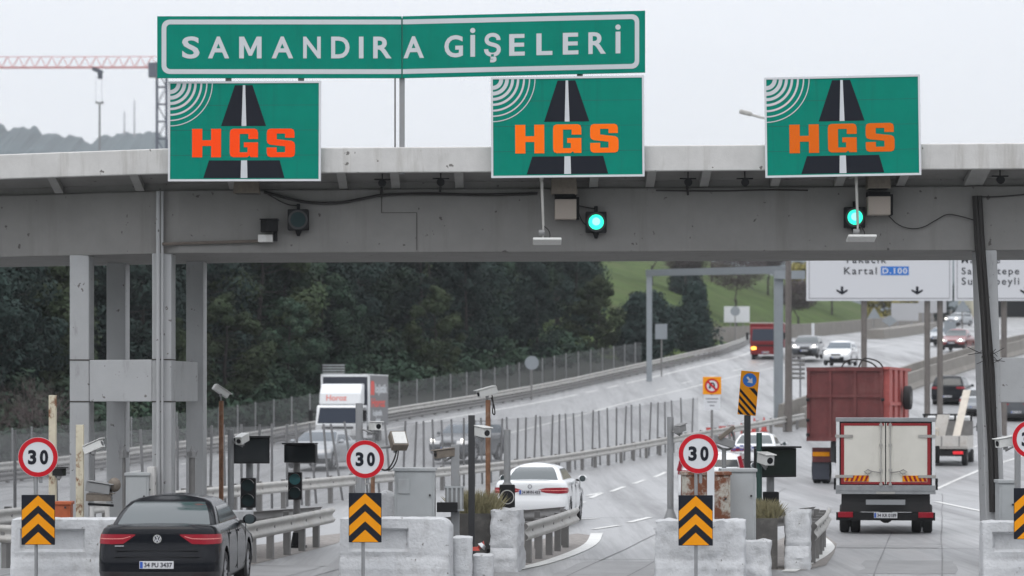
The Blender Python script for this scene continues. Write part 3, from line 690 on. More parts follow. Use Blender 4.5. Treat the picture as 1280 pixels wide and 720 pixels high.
X, D = gx(337, .85); z = CH + (500 - 284) * D / F
t = thing('beam_camera', 'dark old camera on a white bracket box, left of the unlit lane signal', 'camera', (X, D, z))
MB().box((0, -.05, .02), (.22, .3, .2), Matrix.Rotation(R(25), 3, 'Z')).box((0, -.02, .13), (.32, .36, .02)).build('camera_body', 'matt_black', t, bevel=.015)
MB().bx(-.2, .06, -.05, .12, -.26, -.13).build('bracket_box', 'conc_light', t, bevel=.01)
MB().bx(.07, .13, -.05, .1, -.24, -.06).build('cable_gland', 'matt_black', t)
for px, y0 in ((478, 222), (551, 221), (860, 221), (931, 221), (1250, 218)):
    X, D = gx(px, .5); z = CH + (500 - y0) * D / F
    t = thing('eave_spotlight', 'small dark spotlight hooked under the gantry eave', 'lamp', (X, D, z), 0, 'small spotlights hooked under the eave')
    b = MB(); b.bx(-.01, .01, -.01, .01, -.02, .12); b.bx(-.14, .14, -.02, .02, -.04, -.02); b.build('bracket', 'matt_black', t)
    MB().cyl((0, -.08, -.1), (0, .1, -.08), .07, .05).build('lamp_head', 'matt_black', t)
# ------------------------------------------------------------------ guardrails and fences
WB = [(0, .44), (.035, .47), (.05, .50), (.035, .53), (0, .565), (-.012, .595), (0, .625), (.035, .66), (.05, .69), (.035, .72), (0, .75), (-.006, .747), (.028, .718), (.04, .69), (.028, .664), (-.006, .63), (-.02, .595), (-.006, .56), (.028, .528), (.04, .50), (.028, .472), (-.006, .443)]
def guardrail(name, label, path, spacing=2.0, side=1, both=False, group=None, posth=.74, postw=.12, lean=None, m='galv', dz=0.0, start=.4, pm='galv_dark'):
    path = [Vector(p) for p in path]; o = path[0]
    t = wthing(name, label, 'guardrail', o, group)
    pr = [(side * (a + .09), b + dz) for a, b in WB]
    MB().sweep(pr, path).build('rail', m, t, smooth=True, angle=60)
    if both: MB().sweep([(-a, b) for a, b in pr], path).build('rail', m, t, smooth=True, angle=60)
    L = 0; nextp = start
    for a, b in zip(path, path[1:]):
        d = (b - a); l = d.length
        while nextp <= L + l and nextp >= L:
            p = a + d * ((nextp - L) / l); p.z = h(p.x, p.y)
            dv = Vector((d.x, d.y, 0)).normalized(); ang = math.atan2(dv.y, dv.x) - math.pi / 2
            mb = MB(); rt = Matrix.Rotation(ang, 3, 'Z')
            mb.box(p + Vector((0, 0, posth / 2 - .05)), (postw, postw * .9, posth + .1), rt)
            if not both: mb.box(p + Vector((dv.y, -dv.x, 0)) * side * .045 + Vector((0, 0, .6)), (.09, .08, .2), rt)
            mb.build('post', pm, t); nextp += spacing
        L += l
    return t
def fence(name, label, path, height, spacing, net, pm, group=None, off=0.0, postr=.035, jitter=0.0, rng=None, zr=(0, 1)):
    path = [Vector(p) for p in path]; t = wthing(name, label, 'fence', path[0], group)
    mb = MB(); zs = [height * k for k in (zr[0], zr[1])]; vs = []
    for p in path: vs += [p + Vector((0, 0, zs[0] + .02)), p + Vector((0, 0, zs[1]))]
    mb.add(vs, [(2 * i, 2 * i + 2, 2 * i + 3, 2 * i + 1) for i in range(len(path) - 1)]); mb.build('netting', net, t, fix=False)
    L = 0; nextp = 0
    for a, b in zip(path, path[1:]):
        d = (b - a); l = d.length
        while nextp <= L + l and nextp >= L:
            p = a + d * ((nextp - L) / l); p.z = h(p.x, p.y)
            ln = Vector((random.uniform(-jitter, jitter), random.uniform(-jitter, jitter), random.uniform(-.06, .04) * (1 if jitter else 0)))
            if rng and rng(p): ln += Vector((-.28, 0, 0))
            MB().cyl(p - Vector((0, 0, .1)), p + ln + Vector((0, 0, height + .06)), postr, n=6).build('post', pm, t); nextp += spacing
        L += l
    return t
g3 = resample(smooth_path([G(-30, 609)] + [G(*a) for a in ((0, 605), (120, 589), (200, 577), (300, 563), (380, 548), (480, 530), (560, 517), (640, 503), (720, 486), (800, 468), (870, 452), (905, 444), (925, 436), (937, 429))], 1), 2.0)
guardrail('guardrail', 'long galvanised guardrail along the wood edge on the far side of the oncoming road', g3, 1.7, side=1, posth=.76)
vg = MB()
for i, p in enumerate(g3):
    d = g3[min(i + 1, len(g3) - 1)] - g3[max(i - 1, 0)]; d.z = 0; d.normalize()
    for k in range(4):
        q = p + Vector((d.y, -d.x, 0)) * (-1.4 + 2.2 * k); vg.v.append((q.x, q.y, max(h(q.x, q.y), g(q.y)) + .02 - .006 * k))
vg.f = [(4 * i + k, 4 * i + k + 1, 4 * i + 5 + k, 4 * i + 4 + k) for i in range(len(g3) - 1) for k in range(3)]
o = vg.build('road_shoulder', 'asphalt', fix=False, smooth=True); o['kind'] = 'structure'
el = []
for i, p in enumerate(g3[8:-6]):
    d = g3[i + 9] - g3[i + 7]; d.z = 0; d.normalize(); q = p + Vector((d.y, -d.x, 0)) * 1.6; el.append(Vector((q.x, q.y, 0)))
em = MB(); strip(em, el, .18); o = em.build('edge_line', 'paint_white', fix=False); o['kind'] = 'structure'
fen = []
for i, p in enumerate(g3):
    d = g3[min(i + 1, len(g3) - 1)] - g3[max(i - 1, 0)]; d.z = 0; d.normalize(); q = p + Vector((-d.y, d.x, 0)) * 1.6; fen.append(Vector((q.x, q.y, h(q.x, q.y))))
n_f = [i for i, p in enumerate(fen) if p.x < 9.3]
fence('chain_link_fence', 'grey chain-link fence with thin posts in front of the dark pine wood', fen[:n_f[-1] + 1], 1.75, 2.4, 'net_dark', 'post_grey', postr=.04)
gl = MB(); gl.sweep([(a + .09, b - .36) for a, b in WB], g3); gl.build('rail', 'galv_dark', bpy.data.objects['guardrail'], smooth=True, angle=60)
g1 = resample(smooth_path([G(*a) for a in ((-40, 690), (0, 684), (100, 671), (200, 655), (322, 640), (430, 628), (573, 611), (700, 592), (830, 568), (930, 550), (1003, 536))], 1), 1.5)
guardrail('guardrail', 'long weathered median guardrail with tall thin pickets right behind it', g1, 2.0, side=1, posth=.78, m='galv')
pk = []
for i, p in enumerate(g1):
    d = g1[min(i + 1, len(g1) - 1)] - g1[max(i - 1, 0)]; d.z = 0; d.normalize(); q = p + Vector((-d.y, d.x, 0)) * .35; pk.append(Vector((q.x, q.y, h(q.x, q.y))))
pk = [p for p in pk if p.x < 8.9]
fence('picket_fence', 'median screen of tall thin uneven pickets and grey netting behind the guardrail', pk, 2.2, 1.25, 'net', 'picket', postr=.036, jitter=.10, rng=lambda p: -6 < p.x < -3.6)
# island tail guardrails: two rails meeting in a V at the far end
for k, (dx, lab) in enumerate(((-4.9, 'short bent guardrail V behind the two dark display boxes, beside the black sedan'), (0, 'short guardrail V at the tail of the middle island, in front of the white sedan'), (5.05, 'short guardrail V at the tail of the right island before the box truck'))):
    tip = Vector((1.22 + dx, 57.8, 0)); A = Vector((.15 + dx, 50.3, 0)); B = Vector((-1.7 + dx, 51.5, 0))
    t = guardrail('island_guardrail', lab, [A, A.lerp(tip, .5) + Vector((.04, 0, 0)), tip], 1.35, side=1, group='guardrail tails of the toll islands', posth=.74, start=.9)
    pr = [(-(a + .09), b) for a, b in WB]; bp = [B, B.lerp(tip, .5) + Vector((-.05, .2, 0)), tip + Vector((-.06, .25, 0))]
    MB().sweep(pr, bp).build('rail', 'galv_dark', t, smooth=True, angle=60)
    for f in (.15, .35, .55, .75, .93):
        p = B.lerp(tip, f); MB().box((p.x, p.y, .35), (.11, .1, .76)).build('post', 'galv_dark', t)
# guardrail beside the rightmost island
guardrail('guardrail', 'short guardrail behind the rightmost speed sign', [Vector((8.55, 51.2, 0)), Vector((9.6, 52.5, 0)), Vector((12, 55, 0))], 1.4, side=1, group=None)
guardrail('guardrail', 'guardrail running in from the left edge behind the leftmost barrier', [Vector((-12.4, 52.5, 0)), Vector((-9.9, 50.4, 0)), Vector((-8.5, 49.6, 0))], 1.4, side=1)
# concrete median wall between the two carriageways
def wall(name, label, path, prof, m):
    t = wthing(name, label, 'wall', path[0]); MB().sweep(prof, path).build('wall_body', m, t); return t
NJ = [(-.32, -.1), (-.32, .08), (-.16, .36), (-.09, 1.0), (.09, 1.0), (.16, .36), (.32, .08), (.32, -.1)]
mw = resample(smooth_path([G(*a) for a in ((1003, 535), (1050, 517), (1140, 485), (1224, 458), (1290, 440), (1400, 415))], 1), 2.0)
wl = wthing('median_wall', 'long stained concrete median wall curving up to the right edge', 'wall', mw[0])
MB().sweep(NJ, mw).build('wall_body', 'conc_wall', wl)
MB().sweep([(a - 1.1, b * 1.15) for a, b in NJ], mw).build('wall_body', 'conc_wall', wl)
fw = resample(smooth_path([G(*a) for a in ((893, 428), (960, 424), (1040, 419), (1100, 411), (1160, 403), (1215, 398), (1300, 392))], 1), 3.0)
wall('retaining_wall', 'low concrete kerb wall along the foot of the green hill', fw, [(-.2, -.2), (-.2, 1.3), (.2, 1.3), (.2, -.2)], 'conc_wall')
mi = resample([G(1098, 424), G(1135, 419), G(1170, 413)], 2.0)
wall('traffic_island', 'narrow raised island with dull grass and a low kerb between the far roads', mi, [(-1.2, -.1), (-1.2, .9), (.5, .9), (.6, -.1)], 'conc_wall')

# ------------------------------------------------------------------ white concrete barriers of the toll islands
def barrier(label, x0, x1, y0, depth, height, panel=True, rz=0.0, seedk=0, group='white concrete island barriers', taper=.72, rough=.011, side_notch=False):
    t = thing('concrete_barrier', label, 'barrier', ((x0 + x1) / 2, y0 + depth / 2, h((x0 + x1) / 2, y0)), rz, group)
    W = x1 - x0; nx, nz, ny = max(4, int(W / .05)), max(6, int(height / .04)), max(4, int(depth / .06))
    bm = bmesh.new()
    def prof(z):   # half-depth scale over the height: jersey foot, slope and upright top
        f = z / height
        if f < .14: return 1.0
        if f < .20: return .965
        if .36 < f < .41: return (1.0 - (1 - taper) * .62 * (f - .18) / .24) * .95
        if f < .42: return 1.0 - (1 - taper) * .62 * (f - .18) / .24
        return taper + (1 - taper) * .38 * (1 - (f - .42) / .58)
    V = {}
    def P(i, j, k): # i across, j depth, k up
        key = (i, j, k)
        if key in V: return V[key]
        z = height * k / nz; s = prof(z); sx = 1.0
        x = (i / nx - .5) * W * sx; y = (j / ny - .5) * depth * s
        if panel and j == 0 and .50 < k / nz < .82 and .10 < i / nx < .62: y += .10
        # rounded worn edges
        ex = min(i, nx - i) * W / nx; ez = (nz - k) * height / nz; ey = min(j, ny - j) * depth / ny
        if panel and W - (i / nx) * W < .16: z -= (.16 - (W - (i / nx) * W)) ** 2 * 4.5 * (k / nz)
        if ez < .06 and min(ex, ey) < .05: z -= .02
        if ex < .05 and ey < .05: x *= 1 - .03 / W; y *= 1 - .05 / depth
        q = Vector((x0 * 3 + x, y0 + y, z)); n = mnoise.noise(q * 6 + Vector((seedk, 0, 0))) + .5 * mnoise.noise(q * 14)
        d = Vector((x / W, y / depth, 0)); d = d.normalized() if d.length > .01 else Vector((0, 0, 0))
        v = Vector((x, y, z)) + d * n * rough + Vector((0, 0, (n * rough * 1.1) if k == nz else 0))
        V[key] = bm.verts.new(v); return V[key]
    for k in range(nz):
        for i in range(nx):
            bm.faces.new((P(i, 0, k), P(i + 1, 0, k), P(i + 1, 0, k + 1), P(i, 0, k + 1))); bm.faces.new((P(i, ny, k), P(i, ny, k + 1), P(i + 1, ny, k + 1), P(i + 1, ny, k)))
        for j in range(ny):
            bm.faces.new((P(0, j, k), P(0, j, k + 1), P(0, j + 1, k + 1), P(0, j + 1, k))); bm.faces.new((P(nx, j, k), P(nx, j + 1, k), P(nx, j + 1, k + 1), P(nx, j, k + 1)))
    for i in range(nx):
        for j in range(ny): bm.faces.new((P(i, j, nz), P(i + 1, j, nz), P(i + 1, j + 1, nz), P(i, j + 1, nz)))
    bmesh.ops.recalc_face_normals(bm, faces=bm.faces)
    me = bpy.data.meshes.new('barrier_body'); bm.to_mesh(me); bm.free()
    link('barrier_body', me, 'barrier', t, smooth=True, angle=50); return t
IS = [(-5.15, 'leftmost'), (0, 'middle'), (5.1, 'right')]
barrier('white recessed-panel barrier behind the leftmost speed sign, partly behind the black sedan', -7.95, -6.05, 45.6, .75, 1.02, True, R(-4), 1)
barrier('white recessed-panel barrier behind the speed sign in the middle, below the tall grey cabinet', -2.72, -.96, 45.6, .75, 1.03, True, R(-5), 2)
barrier('rough unpanelled white barrier below the rusty box and the third speed sign', 2.30, 3.72, 45.6, .8, .99, False, R(-6), 3, rough=.035)
barrier('white barrier at the right edge under the gantry column', 7.5, 9.4, 45.6, .8, .97, True, R(-4), 4)
barrier('knee-high white block stepping down right of the middle panelled barrier', -.95, -.64, 46.2, .6, .70, False, 0, 5, taper=.85)
barrier('lowest flat white block in front of the planter on the middle island', -.635, -.30, 46.8, .6, .38, False, 0, 6, taper=.9)
barrier('tall rough white block between the planter and the guardrail of the middle island', -.32, .16, 48.5, 1.4, 1.04, False, R(-6), 7, taper=.7, rough=.032)
barrier('broken sloping white block right of the rough unpanelled barrier', 3.70, 4.2, 46.4, .8, .62, False, R(-6), 8, taper=.6, rough=.038)
barrier('rough white block between the planter and the guardrail of the right island', 4.72, 5.16, 49.2, 1.2, 1.00, False, R(-6), 9, taper=.72, rough=.032)
t = thing('broken_barrier', 'tilted broken piece of white barrier lying left of the tall grey cabinet', 'barrier', (-2.0, 47.6, 0))
mb = MB(); mb.prism([(-.35, 0), (.4, 0), (.42, 1.15), (.22, 1.30), (-.1, 1.42), (-.3, 1.3), (-.38, .7)], -.2, .25); mb.build('barrier_body', 'barrier', t, bevel=.05)

# ------------------------------------------------------------------ speed signs with chevron boards
def speed_sign(px, pyc, dia, D, ch, label, tilt=0.0, postx=0.0, low=None):
    x = (px - 640) * D / F; u = D / F
    t = thing('speed_sign', label, 'sign', (x, D, h(x, D)), 0, 'thirty signs on chevron posts at the island noses')
    zc = CH + (500 - pyc) * u; r = dia * u / 2
    zt = zc + r * .8
    p = MB(); p.cyl((postx - .035, .04, -.2), (postx - .035, .04, zt), .028); p.cyl((postx + .035, .045, 1.6), (postx + .035, .045, zt - .1), .028); p.build('pole', 'post_grey', t, smooth=True)
    d = MB(); d.cyl((0, 0, zc), (0, .012, zc), r, n=40); dsc = d.build('sign_disc', 'sign_white', t)
    rim = MB(); rim.disc((0, zc), r * .985, -.003, 40, r * .76); rim.build('red_ring', 'sign_red', dsc, fix=False)
    n = MB(); c = r * .72
    text_into(n, '3', -r * .50, zc - c / 2, -.004, c, r * .42, .045); text_into(n, '0', r * .09, zc - c / 2, -.004, c, r * .42, .045)
    n.build('digits', 'sign_black', dsc, fix=False)
    cx0, cx1, cy0, cy1 = ch
    a, b = (cx0 - px) * u, (cx1 - px) * u; z0, z1 = CH + (500 - cy1) * u, CH + (500 - cy0) * u; cx = (a + b) / 2; W = b - a; H = z1 - z0
    bd = MB().bx(a, b, -.02, -.005, z0, z1).build('chevron_board', 'sign_black', t, bevel=.01)
    cv = MB(); hh = W * .80
    for k, top in enumerate((1.0, .64, .27)):
        zt_ = z0 + H * top; th = H * .20; apex = zt_ - .01
        slope = (W / 2 - .01) * .92
        L = [(a + .008, apex - slope - th), (a + .008, apex - slope), (cx, apex), (b - .008, apex - slope), (b - .008, apex - slope - th), (cx, apex - th)]
        if k < 2: 
            cl = []
            zz = lambda q: (q[0], max(q[1], z0 + .008))
            cv.poly([zz(L[0]), zz(L[1]), L[2], zz((cx, apex - th))], -.023); cv.poly([L[2], zz(L[3]), zz(L[4]), zz((cx, apex - th))], -.023)
        else:
            zb = z0 + .008; half = (apex - zb) / .92
            cv.poly([(cx - half, zb), (cx + half, zb), (cx, apex)], -.023)
    cv.build('chevrons', 'sign_amber', bd, fix=False)
    if tilt: t.rotation_euler = (0, R(tilt), 0)
speed_sign(47.5, 571.5, 50, 45.0, (27, 69, 618.5, 681), 'round 30 speed sign over a chevron board, beside the small orange box')
speed_sign(456.5, 574, 48, 45.0, (436, 477, 616, 678), 'round 30 speed sign over a chevron board in front of the tall grey cabinet')
speed_sign(873, 567, 50, 45.0, (848, 891, 619, 682), 'round 30 speed sign over a chevron board in front of the rusty box', postx=.0)
speed_sign(1289, 549, 48, 45.0, (1267, 1309, 610, 674), 'round 30 speed sign cut by the right edge of the picture')
# ------------------------------------------------------------------ cameras on poles
def cam_mesh(t, p, yaw, pitch, L=.32, w2=.11, body='cam_white', lens=True, shield=True):
    w2 *= .88
    rt = Matrix.Rotation(R(yaw), 3, 'Z') @ Matrix.Rotation(R(pitch), 3, 'X')
    p = Vector(p); mb = MB(); mb.box((0, 0, 0), (w2, L, w2))
    if shield: mb.box((0, -.03, w2 * .62), (w2 * 1.25, L * 1.08, w2 * .12))
    q = MB(); q.v = [tuple(rt @ Vector(v) + p) for v in mb.v]; q.f = mb.f
    o = q.build('camera', body, t, bevel=.022, seg=3)
    if lens:
        f = MB(); f.cyl((0, -L / 2 - .004, 0), (0, -L / 2 + .02, 0), w2 * .34, n=16); g_ = MB(); g_.v = [tuple(rt @ Vector(v) + p) for v in f.v]; g_.f = f.f
        g_.build('lens', 'lens', o, org=t.get('_o'))
    return o
def cam_pole(label, px, y_top, D, cams, pm='post_grey', r=.035, sq=False, base=0.0, lean=0.0, flange=False, y_bot=None, extra=None):
    X = (px - 640) * D / F; zt = CH + (500 - y_top) * D / F; z0 = h(X, D) if y_bot is None else CH + (500 - y_bot) * D / F
    t = wthing('camera_pole', label, 'camera', (X, D, z0), 'camera posts on the toll islands')
    mb = MB()
    if sq: mb.box((X, D, (z0 + zt) / 2), (r * 2, r * 2, zt - z0))
    else: mb.cyl((X, D, z0), (X + lean, D, zt), r)
    if flange: mb.cyl((X, D, z0), (X, D, z0 + .06), r * 2.4); mb.cyl((X, D, z0 + .06), (X, D, z0 + .25), r * 2.2, r)
    mb.build('pole', pm, t, smooth=not sq, bevel=.006 if sq else 0)
    for c in cams:
        cx, cy, yaw, pitch, L, w2, body = c[:7]; dd = c[7] if len(c) > 7 else -.12
        p = pt(cx, cy, D + dd); o = cam_mesh(t, p, yaw, pitch, L, w2, body)
        br = MB(); top = Vector((X + lean * .9, D, min(zt, p.z - w2 * .2))); br.tube([top, (p.x, p.y, p.z - w2 * .9), (p.x, p.y, p.z - w2 * .4)], .018); br.box((p.x, p.y, p.z - w2 * .62), (.06, .1, .05)); br.build('bracket', 'cam_grey', t)
    return t
cam_pole('slim rusty pole with a white camera, behind the black sedan near the tower', 276.5, 501, 55, [(276, 489, 118, 32, .34, .12, 'cam_white', 0)], 'rust_pole', .045)
cam_pole('short grey pole with a white camera beside the left dark display box', 288.5, 537, 54, [(303, 549, -18, 12, .36, .15, 'cam_white', -.2)], 'post_grey', .06)
cam_pole('cream post with rust flecks rising behind the leftmost speed sign', 66, 494, 48, [(74, 590, 60, 0, .2, .14, 'matt_black')], 'cream_pole', .06, True, lean=0)
cam_pole('rusty cream post with a flat slanted white camera, left of the tower', 100, 531, 47, [(117, 559, 70, -22, .34, .14, 'cam_white')], 'cream_pole', .06, True)
cam_pole('square black post with a white bullet camera beside the middle planter', 589.5, 519, 48.3, [(603, 540, 28, 6, .34, .17, 'cam_white', -.15)], 'dark_trim', .055, True)
ta = cam_pole('rusty post topped by a white camera with dangling cables, behind the middle planter', 610, 500, 51, [(609, 490, -62, 14, .36, .14, 'cam_white', 0)], 'rust_pole', .045)
p = pt(615, 494, 51); MB().tube(smooth_path([p, pt(617, 505, 51), pt(615, 516, 50.95), pt(619, 520, 50.95), pt(618, 508, 51), pt(614, 497, 51)], 2), .012).build('cable', 'cable', ta)
tb = cam_pole('grey post with a brown camera and a finned grey box, right of the tall cabinet', 569, 556, 47.6, [(556, 567, -58, 6, .36, .14, 'cam_brown', -.1)], 'post_grey', .07, True)
p = pt(568, 623, 47.45); b = MB(); b.box(p, (.3, .16, .40)); b.build('finned_box', 'cam_grey', tb, bevel=.012)
fb = MB()
for k in range(4): fb.box(p + Vector((-.11 + .073 * k, -.09, 0)), (.03, .02, .36))
for s in (-1, 1): fb.box(p + Vector((0, -.086, s * .19)), (.32, .03, .03))
fb.build('fin', 'cabinet', tb)
p = pt(559, 634, 47.3); MB().box(p, (.34, .16, .16)).build('black_box', 'matt_black', tb, bevel=.01)
cam_pole('grey flanged post with a small white camera, left of the third speed sign', 838, 521, 48, [(850, 536, 150, -10, .26, .12, 'cam_grey')], 'post_grey', .055, flange=True, y_bot=655)
cam_pole('dark green post with a brown-faced white camera beside the right dark display box', 949, 541, 50, [(957, 574, 22, 8, .34, .19, 'cam_white', -.2)], 'dark_green', .05)
cam_pole('grey pole behind the second speed sign with a white dome camera on a side arm', 449, 504, 46.5, [(469, 533, 25, 0, .28, .14, 'cam_white', -.1)], 'post_grey', .06)
cam_pole('white camera on a short post half behind the rightmost speed sign', 1272, 540, 46, [(1257, 553, -65, 8, .32, .15, 'cam_white', .1)], 'post_grey', .05)
# flood light on a stalk with a cable loop, left of the tall cabinet
D = 47; t = wthing('flood_light', 'small square flood light on a bent arm with looping black cables', 'lamp', (*pt(480, 640, D)[:2], 0))
a = MB(); a.cyl((*pt(464, 560, D)[:2], pt(464, 560, D).z), pt(494, 558, D), .025); a.cyl(pt(493, 566, D), pt(496, 545, D), .022); a.build('arm', 'cam_grey', t)
q = pt(498, 551, D - .08); rt = Matrix.Rotation(R(20), 3, 'Z') @ Matrix.Rotation(R(-40), 3, 'X')
MB().box(q, (.27, .16, .30), rt).build('lamp_head', 'cam_brown', t, bevel=.015); MB().box(q + rt @ Vector((0, -.084, .0)), (.22, .01, .24), rt).build('lamp_glass', 'cam_white', t)
for dx, r in ((0, .014), (4, .012)): MB().tube(smooth_path([pt(497 + dx * .3, 558, D - .05), pt(493 + dx, 575, D - .06), pt(484 + dx, 589, D - .05), pt(474, 586, D), pt(470, 575, D + .1)], 2), r).build('cable', 'cable', t)
a = MB(); a.cyl(pt(466, 700, D + .2), pt(466, 556, D + .2), .035); a.build('post', 'rust_pole', t)
# ------------------------------------------------------------------ cabinets and boxes
def cabinet(label, x0, x1, y0, y1, D, depth, m, group=None, name='cabinet', lid=True, door=True, to_ground=True, hatch=True):
    u = D / F; X0, X1 = (x0 - 640) * u, (x1 - 640) * u; z1 = CH + (500 - y0) * u; z0 = 0 if to_ground else CH + (500 - y1) * u
    t = thing(name, label, 'cabinet', ((X0 + X1) / 2, D + depth / 2, z0), 0, group); W = X1 - X0; H = z1 - z0
    MB().bx(-W / 2, W / 2, -depth / 2, depth / 2, 0, H - .05).build('case', m, t, bevel=.008)
    if lid: MB().bx(-W / 2 - .02, W / 2 + .02, -depth / 2 - .03, depth / 2 + .02, H - .05, H).build('lid', m, t, bevel=.006)
    if door:
        d = MB().bx(-W / 2 + .04, W / 2 - .04, -depth / 2 - .012, -depth / 2 - .001, .12, H - .08).build('door', m, t, bevel=.004)
        if hatch: MB().bx(-W / 2 + .06, -W / 2 + .25, -depth / 2 - .03, -depth / 2 - .0125, H - .42, H - .18).build('hatch', m, d, bevel=.006)
        MB().cyl((W / 2 - .08, -depth / 2 - .04, H * .75), (W / 2 - .08, -depth / 2 - .012, H * .75), .018).build('handle', 'dark_trim', d)
    return t
cabinet('tall plain grey steel cabinet behind the middle panelled barrier', 493, 543.5, 585, 700, 47.2, .6, 'cabinet', 'steel cabinets of the toll islands')
cabinet('grey steel cabinet right of the rusty box on the right island', 903, 945, 586, 700, 47.2, .6, 'cabinet', 'steel cabinets of the toll islands', hatch=False)
cabinet('rust-streaked pale cabinet behind the third speed sign', 853, 913, 590, 700, 46.7, .45, 'rust_box', 'steel cabinets of the toll islands', hatch=False)
cabinet('grey cabinet at the foot of the tower behind the black sedan', 157, 186, 591, 690, 50.0, .5, 'cabinet', 'steel cabinets of the toll islands', hatch=False)
cabinet('narrow white cabinet against the tower column behind the black sedan', 184, 193, 580, 690, 50.1, .3, 'conc_light', None, lid=False, hatch=False)
cabinet('small orange box just right of the leftmost chevron board', 68.5, 88, 627, 656, 47.0, .3, 'orange_box', None, 'box', hatch=False, to_ground=False)
cabinet('low grey cabinet behind the rightmost chevron board', 1249, 1272, 600, 700, 46.8, .4, 'cabinet', None, hatch=False)
cabinet('low white concrete block beside the front door of the black sedan', 283, 312, 636, 700, 52.5, .8, 'barrier', None, 'concrete_block', lid=False, door=False)
cabinet('slim white block between the rusty cabinet and the speed sign post', 884, 893, 556, 650, 46.2, .05, 'sign_white', None, 'marker_board', lid=False, door=False)
# grey camera pile next to the left post
D = 46.8; t = wthing('camera_cluster', 'cluster of grey camera housings on a low frame right of the rusty cream post', 'camera', pt(128, 655, D))
cam_mesh(t, pt(124, 610, D), 75, 8, .42, .17, 'cam_grey'); cam_mesh(t, pt(124, 622, D), 80, 0, .42, .13, 'cam_brown'); q = pt(143, 606, D); MB().sphere(q, .12, sc=(.9, .8, 1)).build('horn', 'cam_brown', t, smooth=True)
a = MB()
for x in (115, 134): a.cyl(pt(x, 655, D), pt(x, 633, D), .04); 
a.build('post', 'conc_light', t); a = MB(); a.cyl(pt(110, 630, D), pt(142, 632, D), .02); a.build('frame', 'matt_black', t)
# marker bollards beside the tower
for px, lab in ((155, 'thin bollard with a spiky grey cap in front of the left rear tower column'), (240, 'thicker bollard with a grey cap at the right of the tower')):
    D = 51.5; b = at(px, D); zt_ = CH - 70 * D / F; t = thing('marker_bollard', lab, 'bollard', b, 0, 'capped bollards at the tower')
    MB().cyl((0, 0, 0), (0, 0, zt_), .055 if px > 200 else .03).build('pole', 'galv_dark', t, smooth=True)
    k = MB(); k.cyl((0, 0, zt_ - .03), (0, 0, zt_ + .08), .085, .07, 8); k.cyl((0, 0, zt_ + .08), (0, 0, zt_ + .18), .05, .012, 8)
    for i in range(4): a = i * 1.57; k.cyl((.06 * math.cos(a), .06 * math.sin(a), zt_), (.10 * math.cos(a), .10 * math.sin(a), zt_ + .1), .025, .006, 6)
    k.build('cap', 'cam_grey', t)
# ------------------------------------------------------------------ dark display boxes and signal heads
def display(label, px, D, bx0, bx1, by0, by1, rz, lamps, base=None, cone=False):
    X = (px - 640) * D / F; u = D / F; t = thing('display_post', label, 'display', (X, D, 0), 0, 'dark toll display boxes on posts')
    Z = lambda y: CH + (500 - y) * u
    MB().cyl((0, 0, 0), (0, 0, Z(by0) - .02), .07).build('pole', 'galv_dark' if cone else 'post_grey', t, smooth=True)
    if cone: MB().cyl((0, 0, 0), (0, 0, .3), .13, .08).cyl((0, 0, 0), (0, 0, .05), .2).build('base', 'matt_black', t)
    xc = ((bx0 + bx1) / 2 - px) * u; W = (bx1 - bx0) * u; rt = Matrix.Rotation(R(rz), 3, 'Z'); zc = (Z(by0) + Z(by1)) / 2; Hh = Z(by0) - Z(by1)
    b = MB().box(Vector((xc, -.2, zc)), (W, .2, Hh), rt).build('display_box', 'black', t, bevel=.01)
    MB().box(Vector((xc, -.2, zc)) + rt @ Vector((0, -.102, 0)), (W * .92, .008, Hh * .86), rt).build('screen', 'glass_dark', b)
    MB().box(Vector((xc, -.2, zc)) + rt @ Vector((0, -.09, Hh / 2 + .02)), (W * 1.03, .34, .03), rt).build('hood', 'black', b)
    if lamps:
        lx0, lx1, ly0, ly1, cols = lamps; a, c = (lx0 - px) * u, (lx1 - px) * u; xm = (a + c) / 2; w_ = c - a; z0, z1 = Z(ly1), Z(ly0)
        s = MB().bx(a, c, -.30, -.10, z0, z1).build('signal_head', 'black', t, bevel=.012)
        for k, cm in enumerate(cols):
            zc2 = z1 - (z1 - z0) * (k + .5) / len(cols); r = min(w_ * .40, (z1 - z0) / len(cols) * .42)
            MB().disc((xm, zc2), r, -.304, 24).build('lens', cm, s, fix=False)
            v = MB(); n = 14
            for i in range(n):
                t0, t1 = R(20 + 140 * i / n), R(20 + 140 * (i + 1) / n)
                v.add([(xm + r * 1.1 * math.cos(q), y, zc2 + r * 1.1 * math.sin(q)) for q, y in ((t0, -.30), (t1, -.30), (t1, -.44), (t0, -.44))], [(0, 1, 2, 3)])
            v.build('visor', 'galv_dark' if cm == 'signal_off' else 'black', s, fix=False)
    return t
display('large dark display box above an unlit two-lamp signal, nearer the tower', 312, 54.5, 293, 338, 547, 579, 6, (302.5, 321, 597, 634, ['signal_off', 'signal_off']))
display('smaller dark display box above a signal with a dim teal lamp', 371, 56.5, 357, 397, 555.5, 578, -8, (361.5, 378.5, 590, 624, ['signal_teal', 'signal_off']), cone=True)
td = display('dark display box turned sideways on a post over the right planter', 963, 50.5, 941, 994, 560, 596, 24, None)
